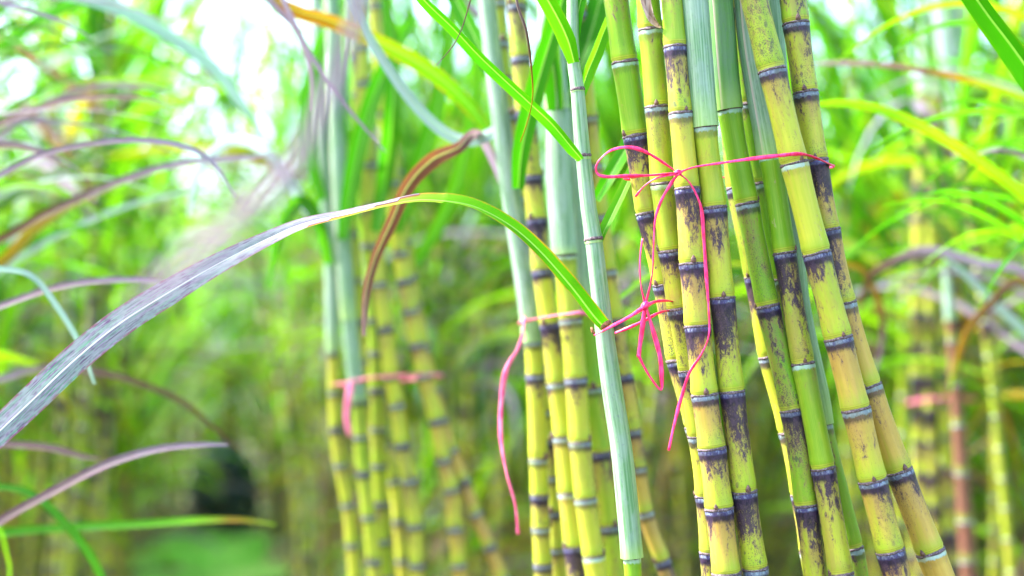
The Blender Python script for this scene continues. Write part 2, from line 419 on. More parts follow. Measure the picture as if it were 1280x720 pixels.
def twist_strand(parent, name, pts, r=.0016, flat=.45, mat=None, n=8, world=False):
    """a flattened, slightly twisted raffia strand"""
    raw = pts if world else [at(*p) for p in pts]; P = [Vector(q) for q in catmull(raw, n)]
    mb = MB(); rows = []; N = len(P); ph = rnd.uniform(0, 6)
    for i, p in enumerate(P):
        tg = (P[min(i + 1, N - 1)] - P[max(i - 1, 0)]).normalized()
        a = tg.orthogonal().normalized() if abs(tg.dot(FW)) > .95 else tg.cross(FW).normalized()
        b = tg.cross(a); w_ = ph + i * .13
        aa = a * math.cos(w_ * .5) + b * math.sin(w_ * .5); bb = tg.cross(aa)
        k = 1 + .13 * math.sin(i * .45 + ph) + .05 * math.sin(i * 1.3)
        rows.append([p + aa * (math.cos(q) * r * k) + bb * (math.sin(q) * r * flat * k) for q in [2 * PI * j / 8 for j in range(8)]])
    mb.grid(rows, closed=True)
    b = len(mb.v); mb.f.append(tuple(range(8))[::-1]); mb.f.append(tuple(range(b - 8, b)))
    return link(name, mb.mesh(name, mat or M_TWINE), parent)
def knot(parent, px, py, d, size, mat=None):
    c = at(px, py, d); mb = MB()
    for k in range(3):
        rows = []; ax = Vector((rnd.uniform(-1, 1), rnd.uniform(-.6, .6), rnd.uniform(-1, 1))).normalized()
        u = ax.orthogonal().normalized(); v = ax.cross(u)
        off = Vector((rnd.uniform(-1, 1), 0, rnd.uniform(-1, 1))) * size * .25
        for i in range(15):
            th = 2 * PI * i / 14 ; e = u * math.cos(th) + v * math.sin(th) * .8
            p = c + off + e * size * .62
            rows.append([p + e * (math.cos(q) * size * .30) + ax * (math.sin(q) * size * .30) for q in [2 * PI * j / 7 for j in range(7)]])
        mb.grid(rows, closed=True)
    return link('knot', mb.mesh('knot', mat or M_TWINE), parent)

# ------------------------------------------------------------------ traced canes
def cane(label, group, pts, wpx, nodes, tints, inks, extend_up=.55, sheaths=(), sheath_tint=0.0, buds=True, sides=20, leaves=4, seed=0,
         az_range=(-1.2, 1.2), base_z=-.02, node_gap=None, leaf_hue=.25, leaf_droop=.55, bud_at=()):
    """pts: centre line (px, py, depth) from top to bottom; nodes: py of the rings; continued to the soil and up to the crown"""
    W3 = [at(*p) for p in pts]; R = [(wpx if not isinstance(wpx, (list, tuple)) else np.interp(i / (len(pts) - 1) * (len(wpx) - 1), range(len(wpx)), wpx)) / F * pts[i][2] * .5
                                  for i in range(len(pts))]
    dirb = (W3[-1] - W3[-2]).normalized(); dirt = (W3[0] - W3[1]).normalized()
    if dirb.z > -.5: dirb = Vector((dirb.x, dirb.y, -.5)).normalized()
    below = []; p = W3[-1].copy(); d = dirb.copy()
    while p.z > base_z:
        d = (d * .93 + Vector((d.x * .35, 0, -1)) * .07).normalized(); p = p + d * .12; below.append(p.copy())
    above = []; p = W3[0].copy(); d = dirt.copy(); n_up = max(2, int(extend_up / .1))
    for i in range(n_up):
        d = (d * .9 + Vector((0, 0, 1)) * .1).normalized(); p = p + d * (extend_up / n_up); above.append(p.copy())
    pts3 = list(reversed(above)) + W3 + below
    radii = [R[0] * (.75 + .25 * i / max(1, n_up)) for i in range(n_up)] + R + [R[-1] * (1 + .05 * min(3, i / 3)) for i in range(len(below))]
    q = catmull([tuple(a) + (b,) for a, b in zip(pts3, radii)], 5)
    path = Path([x[:3] for x in q], [x[3] for x in q])
    # arc length of a photo height
    proj = []
    for p_ in path.p:
        rel = p_ - C0; proj.append(360 - F * rel.dot(UP) / rel.dot(FW))
    def arc(py): return float(np.interp(py, proj, path.s))
    ns = sorted(arc(y) for y in nodes)
    gaps = [b - a for a, b in zip(ns, ns[1:])] or [.1]
    g = node_gap or sum(gaps) / len(gaps)
    x = ns[-1] + g
    while x < path.L - .03: ns.append(x); x += g * rnd.uniform(.88, 1.1); 
    x = ns[0] - g; pre = []
    while x > .05: pre.append(x); x -= g * rnd.uniform(.9, 1.15)
    vis0 = len(pre); ns = sorted(pre) + ns
    ti = [tints[0]] * vis0 + list(tints); ii = [inks[0]] * vis0 + list(inks)
    while len(ti) < len(ns) + 1: ti.append(tints[-1] * rnd.uniform(.9, 1.1)); ii.append(rnd.choice(inks))
    base = path.p[-1].copy(); root = empty('sugarcane', (base.x, base.y, 0)); tag(root, label, 'sugarcane', group)
    link('stalk', stalk_mesh(path, ns, ti, ii, sides, seed=seed * 3.7), root)
    top_sh = min([arc(b) for a, b in sheaths], default=None)
    covered = [(arc(a) if a > -900 else .0, arc(b)) for a, b in sheaths]
    if not covered: covered = [(0.0, min(.30, extend_up * .7))]
    for k, xn in enumerate(ns):
        if any(a < xn < b - .002 for a, b in covered): continue
        link('node_ring', ring_mesh(path, xn, 20 if sides >= 16 else 12, seed + k), root)
        if buds and xn > .3:
            th = (PI * .5 if k % 2 else -PI * .5) + rnd.uniform(-.5, .5) + seed
            if k - vis0 in bud_at: th = -PI * .5 + rnd.uniform(-.35, .35) if frame(path(xn)[2])[1].y > 0 else PI * .5 + rnd.uniform(-.35, .35)
            link('bud', bud_mesh(path, xn, th, rnd.uniform(.6, .9) if sides >= 16 else 1.1), root)
    for q_, (a, b) in enumerate(covered):
        link('leaf_sheath', sheath_mesh(path, a, b, sheath_tint, 1.06 + .045 * q_, 1.13 + .045 * q_, seam=2.3 + .7 * math.sin(seed * 2.1 + q_ * 1.3), seed=seed, sides=30 if sides >= 16 else 14), root)
    for k in range(leaves):
        x = .02 + k * .06; c, r, tg = path(min(x, path.L)); az = rnd.uniform(*az_range); mb = MB()
        grown_leaf(mb, c - tg * .01, az, rnd.uniform(.9, 1.35), rnd.uniform(.7, 1.15), leaf_droop * rnd.uniform(.7, 1.3), rnd.uniform(.024, .04),
                   max(0, leaf_hue + rnd.uniform(-.15, .2)), .3, sway=rnd.uniform(-.5, .5), twist=rnd.uniform(-.6, .6))
        link('leaf', mb.mesh('leaf', M_LEAF), root)
    return root, path, arc

G1 = 'ripe canes tied in the sharp bundle with pink twine'
def P3(L, d): return [(x, y, d) if not isinstance(d, tuple) else (x, y, d[0] + (d[1] - d[0]) * i / (len(L) - 1)) for i, (x, y) in enumerate(L)]
# A
cane('outermost green cane on the path side of the tied bundle, slipping behind its neighbours', G1,
     P3([(766, -40), (770, 0), (781, 78), (795, 170), (811, 266), (832, 355), (849, 449), (872, 532), (886, 600), (897, 682), (902, 730)], (1.79, 1.83)), 32,
     (-30, 78, 170, 266, 355, 449, 532, 605, 682), (.15, .2, .15, .75, .9, .8, 1.0, 1.2, 1.2, 1.2), (.25, .3, .2, .75, .6, .5, .5, .4, .4, .4), seed=1, bud_at=(5, 7))
# B
cane('yellow-green cane with a shrivelled brown sheath flake still clinging near its top', G1,
     P3([(806, -40), (810, 0), (813, 37), (821, 134), (828, 230), (838, 314), (849, 386), (863, 463), (874, 540), (884, 620), (892, 730)], (1.765, 1.80)), 29.5,
     (-50, 37, 134, 230, 314, 386, 463, 545, 620, 690), (.2, .35, .45, .55, .6, .7, .8, .9, 1, 1, 1), (.1, .35, .22, .35, .2, .62, .5, .5, .4, .5), seed=2, bud_at=(2,))
# C
c_root, c_path, c_arc = cane('cane behind the bow knot, cream yellow joints spotted with purple-black blotches', G1,
     P3([(836, -40), (840, 0), (844, 59), (851, 142), (859, 236), (865, 330), (872, 408), (881, 494), (890, 561), (899, 636), (908, 717), (912, 760)], (1.745, 1.735)), (27, 29, 32, 34.5, 36),
     (-30, 59, 142, 236, 330, 408, 494, 561, 636, 717), (.45, .35, .7, .95, 1.1, 1.35, 1.0, 1.5, 1.15, 1.6, 1.5), (.15, .25, .7, .3, .72, .62, .62, .42, .55, .66, .5), seed=3, bud_at=(4, 6, 8))
# D
cane('cane whose top joint is wrapped in a pale blue-green sheath, black smudges low down', G1,
     P3([(862, -40), (868, 0), (881, 159), (893, 260), (903, 373), (915, 490), (930, 615), (944, 711), (950, 760)], (1.745, 1.745)), (33, 30, 31, 32, 31),
     (159, 260, 373, 490, 615, 711), (.3, .6, .8, .65, .7, .75, .7, .7), (.1, .25, .62, .78, .66, .68, .4, .5), sheaths=((-999, 159),), sheath_tint=.22, seed=4, bud_at=(2, 4))
# E
cane('smooth deep green cane under a dark sheath, between the sheathed cane and the steep pair', G1,
     P3([(893, -40), (900, 0), (912, 137), (934, 255), (960, 383), (990, 513), (1008, 632), (1020, 730)], (1.80, 1.79)), (30, 29, 29, 29, 29),
     (137, 255, 383, 513, 632), (0.0, .05, .1, .15, .3, .9, .8), (.1, .12, .35, .55, .5, .7), sheaths=((-999, 137),), sheath_tint=.95, seed=5)
# E2 behind
cane('dark green cane hidden deepest in the bundle, seen only as a sliver', G1,
     P3([(914, -40), (920, 0), (934, 131), (948, 230), (966, 330), (985, 430), (1005, 540), (1026, 730)], (1.86, 1.87)), 27,
     (12, 131, 230, 350, 460, 560), (.0, .0, .0, .1, .3, .4, .4), (.6, .4, .3, .3, .3), seed=6)
# H thin left of E
cane('narrow cane with small white rings peeping out behind the smooth green one', G1,
     P3([(905, 60), (914, 150), (922, 235), (944, 346), (962, 446), (987, 540), (1002, 618), (1018, 720)], (1.87, 1.87)), 27,
     (150, 235, 346, 446, 540, 618, 690), (.2, .3, .5, .9, .7, .8, .8), (.3, .5, .5, .6, .4, .4), extend_up=.7, seed=7)
# F
cane('bright green cane with a speckled joint, under a blue-grey sheath ending at the twine', G1,
     P3([(932, -40), (940, 60), (963, 195), (981, 317), (1004, 455), (1029, 586), (1052, 720), (1058, 760)], (1.80, 1.765)), (31, 29, 28, 30, 31),
     (195, 317, 455, 586), (.05, .12, .6, .35, .8, .6), (.1, .05, .72, .15, .62, .5), sheaths=((-999, 195),), sheath_tint=.3, seed=8, bud_at=(2,))
# G
cane('thick leaning yellow cane with black mottled joint in the middle and tan joints below', G1,
     P3([(934, -40), (943, 0), (965, 88), (993, 205), (1021, 317), (1048, 423), (1070, 512), (1091, 601), (1113, 689), (1128, 745)], (1.745, 1.735)), (34, 34, 34.5, 35, 35),
     (-60, 88, 205, 317, 423, 512, 601, 689), (.4, .55, 1.05, .9, .75, 1.6, 1.4, 1.35, 1.4), (.1, .45, .42, .15, .82, .45, .35, .45, .6), seed=9, bud_at=(4, 6))
# I
cane('steepest leaning cane at the outer edge, purple-black upper joint and orange-tan foot', G1,
     P3([(984, -40), (991, 0), (995, 30), (1007, 116), (1020, 201), (1035, 288), (1055, 380), (1086, 483), (1124, 589), (1163, 690), (1180, 735)], (1.785, 1.77)), (34, 33, 30, 30, 31, 34, 38),
     (-60, 30, 116, 201, 288, 380, 483, 589, 690), (.3, .4, .9, 1.1, 1.5, 1.6, 1.7, 1.75, 1.75, 1.8), (.15, 1.7, .5, .4, .85, .6, .35, .35, .45), seed=10, bud_at=(1, 3, 7))
# J
cane('thin grey-green cane showing as a narrow edge below the speckled one', G1,
     P3([(985, 250), (998, 380), (1022, 495), (1027, 531), (1047, 610), (1066, 686), (1076, 740)], (1.84, 1.83)), 26,
     (260, 380, 531, 686), (0, 0, .05, .1, .3), (.1, .2, .3, .3), extend_up=.9, sheaths=((-999, 531),), sheath_tint=.45, seed=11)

# dry sheath flake on B
fl = MB(); P = [Vector(q) for q in catmull([at(805, -20, 1.745), at(806, 2, 1.742), at(811, 18, 1.738), at(820, 28, 1.742), at(827, 34, 1.75)], 6)]
N = len(P); blade(fl, P, [(.022 * (1 - (i / N) ** 1.5) + .002) for i in range(N)], [RT] * N, .76, .2, .9, nseg=5)
bcane = [o for o in COL.objects if o.get('label', '').startswith('yellow-green cane with a shrivelled')][0]
link('dry_sheath', fl.mesh('dry_sheath', M_DRYSH), bcane)

# ------------------------------------------------------------------ K: the young sheathed cane with the arching leaf
k_root, k_path, k_arc = cane('young cane in pale blue-green sheaths carrying the long arching blade', 'young shoots beside the bundle',
     P3([(716, 20), (717, 75), (722, 112), (729, 195), (737, 270), (742, 299), (755, 410), (760, 450), (768, 505), (777, 562), (784, 630), (790, 697), (793, 760)], (1.80, 1.78)), (13, 14, 15.5, 17, 18.5, 20.5, 21, 21.5, 21),
     (75, 112, 195, 299, 697), (.2, .2, .2, .2, .25, .2, .2), (.0, .0, .0, .0, .0, .1, .1), extend_up=.12, sheaths=((-999, 78), (75, 115), (112, 200), (195, 304), (299, 697)), sheath_tint=.38, seed=12, leaves=0, buds=False, node_gap=.12)
traced_leaf(k_root, [(727, 199, 1.77), (716, 186, 1.765), (690, 155, 1.76), (661, 128, 1.75), (605, 76, 1.74), (567, 36, 1.73), (530, 0, 1.72), (500, -40, 1.70), (440, -90, 1.66), (380, -100, 1.62)],
            [10, 17, 19, 19, 18, 17, 16, 15, 11, 5], .24, .1, theta=.5, vfold=.45, label='straight green blade rising away from the middle collar')
traced_leaf(k_root, [(718, 78, 1.78), (710, 50, 1.77), (697, 22, 1.76), (680, -8, 1.75), (655, -50, 1.74), (610, -95, 1.72), (560, -110, 1.7)], [16, 25, 25, 23, 20, 15, 6], .26, .1, theta=.3, vfold=.4, wave=.02)
traced_leaf(k_root, [(726, 118, 1.80), (734, 92, 1.81), (745, 66, 1.83), (757, 35, 1.86), (772, 0, 1.9), (800, -50, 1.95), (840, -80, 2.0)], [13, 19, 18, 17, 16, 12, 5], .3, .1, theta=-.5, vfold=.4)
traced_leaf(k_root, [(750, 303, 1.79), (757, 285, 1.80), (772, 254, 1.82), (786, 224, 1.85), (800, 190, 1.9), (820, 150, 1.96), (850, 100, 2.05)], [10, 15, 16, 15, 13, 10, 4], .27, .1, theta=.5, vfold=.45)
traced_leaf(k_root, [(718, 60, 1.80), (722, 20, 1.80), (735, -30, 1.8), (760, -80, 1.8)], [12, 16, 16, 10], .2, .1, theta=.2)
for k, y in enumerate((75, 112, 195, 299)):
    o = link('collar', ring_mesh(k_path, k_arc(y) + .0, 24, 60 + k), k_root); 
    for vtx in o.data.vertices:
        c_, r_, t_ = k_path(k_arc(y)); q_ = vtx.co - c_; vtx.co = c_ + t_ * q_.dot(t_) + (q_ - t_ * q_.dot(t_)) * (1.16 + .05 * k)
# the long arching blade, torn base tied by the twine
ARC = [(757, 411, 1.755), (742, 395, 1.752), (712, 356, 1.75), (672, 311, 1.75), (635, 280, 1.752), (592, 258, 1.755), (553, 251, 1.757), (520, 250, 1.757), (480, 257, 1.757), (430, 268, 1.755), (380, 279, 1.752),
       (335, 298, 1.75), (270, 331, 1.745), (210, 366, 1.74), (150, 404, 1.735), (94, 449, 1.73), (34, 506, 1.725), (-30, 566, 1.715), (-110, 640, 1.70), (-190, 730, 1.68), (-240, 830, 1.66)]
def arch_hue(f, u):
    x = f * (len(ARC) - 1)                     # green face up to the twist, the bloomed face beyond; the lower half turns over later
    edge = 8.45 + 1.55 * u
    if x < 4.5: return .27
    if x < edge - .6: return .27 + (x - 4.5) / (edge - .6 - 4.5) * .27
    if x < edge: return .56
    return .93
arch = traced_leaf(k_root, ARC, [22, 26, 24, 22, 20, 20, 23, 22, 18, 17, 18, 21, 28, 34, 36, 37, 37, 34, 28, 18, 4],
            [.30, .27, .25, .25, .27, .33, .42, .50, .70, .92, .93, .93, .93, .93, .93, .93, .93, .93, .93, .93, .93], .7,
            theta=[-.35, -.35, -.35, -.4, -.5, -.75, -.95, -1.05, -1.15, -1.0, -.75, -.5, -.35, -.25, -.2, -.2, -.2, -.2, -.2, -.2, -.2], hfun=arch_hue, vfold=[.75] * 20 + [.6] * 40 + [.4 - .34 * min(1, i / 40) for i in range(400)], mat=M_LEAF_ARCH, n=10, tippy=False, nseg=7, wave=.015,
            label='long blade arching out to the side, green near its torn base, lilac and streaked beyond')
for (a, b) in (((744, 417, 1.745), (738, 411, 1.747)), ((764, 402, 1.745), (751, 409, 1.744))):
    p, q = at(*a), at(*b); mb = MB(); rows = []
    for i in range(7):
        t = i / 6; c = p.lerp(q, t); r = .0042 * math.sin(PI * (t * .9 + .05)) ** .5
        rows.append([c + UP * (math.cos(x) * r * 1.0) + FW * (math.sin(x) * r * .5) + Vector((noise.noise(c * 900 + Vector((x, 0, 0))),) * 3) * .0008 for x in [2 * PI * j / 8 for j in range(8)]])
    mb.grid(rows, closed=True); link('torn_edge', mb.mesh('torn_edge', M_CUT), arch)
# thin dangling tendrils = rolled leaf tips of the young plant
traced_leaf(k_root, [(700, -60, 1.72), (672, -70, 1.72), (652, -40, 1.72), (645, 0, 1.72), (657, 40, 1.72), (664, 90, 1.72), (665, 125, 1.72), (658, 155, 1.72), (650, 178, 1.72)], [8, 7, 6, 6, 6, 4, 3, 2.6, 2], [.86, .86, .86, .8, .72, .6, .6, .62], .3, theta=.4, vfold=.9, label='withered thread-like leaf tip hanging straight down')
traced_leaf(k_root, [(660, -80, 1.7), (620, -70, 1.7), (598, -35, 1.7), (587, 2, 1.7), (577, 35, 1.7), (565, 58, 1.7), (545, 82, 1.7)], [6, 5, 4, 3, 2.6, 2.4, 1.6], .76, .3, theta=.4, vfold=.9)

# ------------------------------------------------------------------ clump 2 (a step behind)
G2 = 'softly blurred canes tied in the second bundle'
def c2(label, L, wpx, nodes, tints, inks, d, sh=(), sht=0.0, **k):
    return cane(label, G2, P3(L, d), wpx, nodes, tints, inks, sheaths=sh, sheath_tint=sht, sides=14, leaf_hue=.22, **k)
Y5 = (.6, .8, .9, .8, 1.0, .9, 1.0, 1.1); I5 = (.3, .3, .4, .3, .5, .3, .4)
a2, _, _ = c2('pale sheathed cane on the open side of the second bundle', [(615, 60), (626, 150), (637, 230), (650, 310), (663, 400), (669, 470), (673, 574), (676, 660), (680, 730)], (20, 22, 23, 23), (427, 469, 574, 619, 660, 705), Y5, I5, (2.28, 2.3), sh=((-999, 427),), sht=0.0, seed=21, leaves=2)
b2, _, _ = c2('yellow cane with closely spaced rings, first behind the pale sheathed one', [(655, 330), (668, 430), (682, 514), (689, 596), (695, 686), (698, 730)], 22, (400, 458, 514, 550, 596, 640, 686), Y5, I5, (2.36, 2.36), seed=22, extend_up=.8, leaves=3)
c2_, _, _ = c2('yellow cane with a purple-black ring high up in the second bundle', [(655, 120), (665, 221), (671, 275), (677, 339), (687, 406), (696, 480), (704, 547), (710, 617), (717, 684), (722, 730)], 25, (140, 221, 275, 339, 406, 480, 547, 617, 684), Y5, (.4, .9, .5, .8, .5, .8, .3, .3, .2), (2.26, 2.24), seed=23, leaves=3)
d2_, _, _ = c2('thick cane with a light green joint right under its collar', [(690, 60), (697, 137), (699, 230), (706, 320), (713, 400), (720, 474), (725, 553), (732, 624), (742, 696), (748, 735)], (25, 28, 28, 27, 26), (137, 320, 400, 474, 553, 624, 696), (.1, .3, .6, .8, .9, .9, .9, .9), (.0, .05, .2, .3, .4, .35, .3), (2.22, 2.2), sh=((-999, 137), (120, 318)), sht=0.1, seed=24, leaves=2)
c2('blue-grey sheathed cane half hidden by the young shoot', [(712, 150), (722, 260), (730, 350), (736, 420), (742, 486), (751, 566), (762, 658), (770, 735)], 26, (380, 486, 566, 658), (.2, .2, .4, .6, .5, .5), (.1, .1, .3, .6, .4), (2.3, 2.28), sh=((-999, 380),), sht=.15, seed=25, leaves=2)
f2_, _, _ = c2('slanting tan cane leaning out past the young shoot', [(770, 400), (781, 469), (792, 538), (798, 585), (807, 641), (828, 701), (840, 735)], 20, (400, 469, 538, 585, 641, 701), (1.2, 1.3, 1.4, 1.6, 1.7, 1.6, 1.6), (.3, .5, .5, .4, .3, .3), (2.3, 2.3), seed=26, extend_up=.9, leaves=3)
# upright and crossing blades of clump 2
traced_leaf(c2_, [(648, 236, 2.2), (652, 190, 2.18), (665, 130, 2.16), (682, 70, 2.14), (700, 10, 2.12), (715, -60, 2.1), (700, -140, 2.05)], [16, 24, 27, 27, 24, 18, 6], .16, .1, theta=.2)
traced_leaf(d2_, [(697, 138, 2.2), (694, 100, 2.2), (690, 60, 2.2), (700, 0, 2.2), (712, -60, 2.2)], [26, 34, 36, 30, 20], .12, .1, theta=.3, vfold=.7)
traced_leaf(d2_, [(703, 138, 2.24), (722, 90, 2.26), (742, 30, 2.3), (762, -40, 2.34), (800, -90, 2.4)], [20, 30, 32, 26, 10], .16, .1, theta=.2)
traced_leaf(a2, [(622, 110, 2.3), (600, 60, 2.32), (575, 10, 2.34), (545, -50, 2.36)], [18, 24, 22, 14], .2, .1, theta=.3)
traced_leaf(a2, [(626, 160, 2.3), (590, 175, 2.3), (556, 165, 2.3), (515, 125, 2.3), (470, 60, 2.3), (440, 0, 2.3), (420, -50, 2.3)], [16, 16, 16, 15, 13, 11, 6], .98, .1, theta=.3)
traced_leaf(a2, [(608, 160, 2.5), (590, 135, 2.5), (560, 105, 2.5), (520, 76, 2.5), (470, 50, 2.5), (420, 28, 2.5), (360, 8, 2.5), (300, -30, 2.5)], [12, 21, 24, 25, 24, 22, 19, 9], [.34, .36, .42, .50, .60, .64, .66], .8, theta=.5, label='yellowing blade with rusty edges crossing towards the open sky')
traced_leaf(b2, [(640, 250, 2.4), (600, 170, 2.3), (572, 185, 2.25), (540, 200, 2.2), (510, 232, 2.2), (488, 280, 2.2), (468, 325, 2.2), (457, 370, 2.2), (455, 420, 2.2)], [12, 12, 16, 22, 20, 17, 13, 11, 5], [.9, .84, .73, .71, .71, .71, .72, .74, .8], .2, theta=.3, label='withered brown blade bending down')
traced_leaf(d2_, [(745, 250, 2.0), (765, 215, 2.0), (790, 170, 2.05), (812, 110, 2.1), (825, 40, 2.2)], [14, 20, 20, 16, 10], .22, .1, theta=.3)
traced_leaf(c2_, [(742, 330, 2.4), (760, 290, 2.4), (775, 240, 2.4), (800, 205, 2.4), (840, 170, 2.4)], [10, 15, 16, 12, 5], .3, .1, theta=.3)

# ------------------------------------------------------------------ clump 3
G3 = 'blurred canes tied in the third bundle'
def c3(label, L, wpx, nodes, tints, d, sh=(), sht=0.0, **k):
    return cane(label, G3, P3(L, d), wpx, nodes, tints, (.3, .35, .3, .4, .3), sheaths=sh, sheath_tint=sht, sides=12, leaf_hue=.22, leaves=3, extend_up=k.pop('extend_up', .7), **k)
Y6 = (.7, .8, 1.0, .9, 1.0, 1.0, 1.0, 1.1)
a3, _, _ = c3('pale sheathed cane on the path side of the third bundle', [(408, 240), (414, 324), (416, 430), (419, 525), (425, 580), (436, 640), (444, 730)], 16, (440, 490, 535, 580, 630, 680), Y6, (3.05, 3.05), sh=((-999, 440),), seed=31)
b3, _, _ = c3('light green sheathed cane in the middle of the third bundle', [(424, 200), (431, 324), (440, 430), (448, 500), (453, 581), (461, 645), (470, 730)], 18, (500, 545, 590, 645, 700), (.2, .4, .5, .6, .7, .8), (2.95, 2.95), sh=((-999, 400), (390, 500)), sht=.3, seed=32)
c3('slim green cane with faint rings, third bundle', [(460, 300), (468, 399), (471, 480), (474, 581), (479, 675), (484, 735)], 19, (399, 440, 486, 535, 581, 628, 675), (.3, .4, .5, .5, .6, .6), (3.0, 3.0), seed=33)
d3, _, _ = c3('yellow cane with dark rings hiding a black gap, third bundle', [(465, 250), (474, 354), (482, 410), (489, 469), (496, 506), (502, 555), (511, 600), (519, 656), (523, 735)], 20, (306, 354, 410, 469, 506, 555, 600, 656, 705), Y6, (2.95, 2.95), seed=34)
e3, _, _ = c3('golden cane leaning gently outward in the third bundle', [(490, 230), (500, 316), (513, 388), (530, 469), (545, 525), (554, 574), (564, 611), (569, 660), (577, 735)], 20, (272, 316, 350, 388, 430, 469, 525, 574, 611, 660, 705), (.8, .9, 1, 1.1, 1.2, 1.3, 1.2, 1.3, 1.4), (2.98, 2.98), seed=35)
f3, _, _ = c3('most slanted cane of the third bundle, tan joints with grey rings', [(508, 310), (519, 380), (541, 487), (564, 562), (579, 600), (594, 641), (612, 682), (632, 735)], 17, (345, 380, 435, 487, 525, 562, 600, 641, 682), (1.0, 1.1, 1.2, 1.4, 1.6, 1.7, 1.7, 1.8), (3.0, 3.0), seed=36)
c3('ochre cane seen between the light green and the golden one', [(448, 380), (456, 450), (462, 520), (492, 600), (500, 660), (506, 735)], 17, (400, 450, 500, 560, 600, 650, 700), Y6, (3.15, 3.15), seed=37)
for root, pts, wp, h in (
    (a3, [(404, 250, 3.0), (390, 200, 3.0), (385, 130, 3.0), (400, 60, 3.0), (430, 0, 3.0)], [14, 20, 22, 20, 10], .18),
    (a3, [(412, 330, 3.0), (400, 280, 2.9), (375, 250, 2.9), (350, 290, 2.8), (335, 360, 2.8)], [12, 18, 18, 14, 4], .1),
    (b3, [(428, 300, 2.9), (440, 230, 2.9), (455, 160, 2.9), (480, 90, 2.9), (520, 20, 2.9)], [16, 24, 26, 22, 10], .2),
    (d3, [(470, 290, 2.9), (482, 220, 2.9), (490, 150, 2.8), (492, 70, 2.8), (480, -20, 2.8)], [16, 22, 24, 22, 10], .12),
    (d3, [(476, 330, 3.0), (455, 270, 3.0), (440, 220, 3.0), (432, 170, 3.0), (420, 110, 3.0)], [14, 22, 22, 20, 8], .24),
    (e3, [(497, 290, 2.95), (520, 220, 2.95), (545, 140, 2.95), (560, 60, 2.95), (570, -20, 2.95)], [14, 22, 24, 20, 8], .28),
    (f3, [(513, 340, 3.0), (545, 290, 3.0), (572, 230, 3.0), (590, 150, 3.0), (600, 60, 3.0)], [12, 20, 22, 18, 6], .32),
    (a3, [(410, 300, 3.0), (370, 240, 2.9), (335, 190, 2.9), (290, 175, 2.8), (250, 210, 2.8), (235, 270, 2.8)], [10, 16, 16, 14, 12, 4], .97)):
    traced_leaf(root, pts, wp, h, .15, theta=.3)

# ------------------------------------------------------------------ clump 4 beyond the bundle on the other side
G4 = 'blurred canes tied in the bundle beyond the steep pair'
d4s = [(1146, 1.0, 'rightly'), (1163, .7, ''), (1181, .75, ''), (1197, .9, '')]
lab4 = ['yellow cane with black rings standing first behind the steep pair', 'second yellow cane behind the steep pair, beside a thin dark gap',
        'third yellow-green cane behind the steep pair, beyond the dark gap', 'ochre cane with grey rings closing the far bundle']
for k, (px, ti, _) in enumerate(d4s):
    ph = rnd.uniform(0, 20)
    rt, _, _ = cane(lab4[k], G4, P3([(px + 6, 200), (px + 2, 300), (px, 400), (px, 500), (px + 4, 600), (px + 12, 730)], 4.3 + .1 * (k % 2)), 15,
         [y + ph for y in range(260, 720, 40)], (ti,) * 14, (.8, .4, .9, .5, .7), extend_up=.5, sides=12, seed=40 + k, leaves=5, az_range=(-2.2, 2.2), leaf_droop=.9)
cane('stout red-brown dead cane standing beside the far yellow ones', G4, P3([(1190, 430), (1194, 480), (1200, 560), (1206, 640), (1212, 730)], 3.6), (12, 14, 18, 20, 21),
     (480, 530, 590, 650, 700), (3.0,) * 9, (.15,) * 9, extend_up=.2, sides=12, seed=48, leaves=0, az_range=(-2, 2), leaf_hue=.6)

# ------------------------------------------------------------------ plants just outside the frame whose blades cross it
G5 = 'canes beside the path whose blades hang across it'
def side_plant(label, px, d, seed, tint=.6, up=.9, leaves=4, azr=(-1.6, 1.6)):
    r, pth, ar = cane(label, G5, P3([(px, 200), (px + 2, 360), (px + 5, 520), (px + 9, 700)], d), 32 * 1.78 / d, (300, 400, 500, 600), (tint,) * 7, (.4,) * 7, extend_up=up, seed=seed, leaves=leaves, az_range=azr, sides=12)
    return r
sA = side_plant('near cane at the path edge, its lilac blades sweeping over the path', -150, 2.3, 51)
sB = side_plant('second cane at the path edge, with rusty and purple blades', -190, 2.75, 52)
sC = side_plant('third cane at the path edge, with fresh green low blades', -120, 3.1, 53)
sD = side_plant('cane near the viewer whose blade tip crosses the top corner', 1440, 1.9, 54)
sE = side_plant('cane past the bundle with long yellowing blades', 1400, 2.6, 55)
near = side_plant('cane closest to the viewer, trailing one long blurred grey-lilac blade', -560, .95, 56, up=.6, leaves=0)
T = traced_leaf
T(sB, [(-190, 380, 2.75), (-100, 340, 2.72), (0, 300, 2.7), (60, 266, 2.68), (150, 227, 2.66), (220, 206, 2.64), (290, 198, 2.62), (345, 194, 2.6)], [12, 14, 13, 13, 12, 11, 8, 3], [.72, .72, .71, .72, .84, .88, .9, .9], .2, theta=.6, label='dark brown blade turning lilac towards its tip')
T(sA, [(-150, 330, 2.3), (-80, 262, 2.3), (0, 219, 2.28), (60, 191, 2.26), (150, 176, 2.25), (220, 181, 2.25), (262, 200, 2.25), (295, 247, 2.25)], [10, 10, 9, 8, 8, 8, 7, 3], [.88, .88, .86, .85, .9, .92, .9], .1, theta=.5)
T(sB, [(-190, 420, 2.9), (-80, 365, 2.9), (0, 330, 2.9), (45, 285, 2.9), (100, 248, 2.9), (150, 230, 2.9)], [14, 16, 16, 15, 12, 4], .60, .6, theta=.4)
T(sA, [(-150, 460, 2.35), (-60, 405, 2.35), (0, 383, 2.35), (60, 362, 2.35), (115, 352, 2.35), (170, 350, 2.35), (230, 357, 2.35)], [11, 11, 10, 10, 9, 8, 3], [.85, .86, .84, .88, .9], .1, theta=.5)
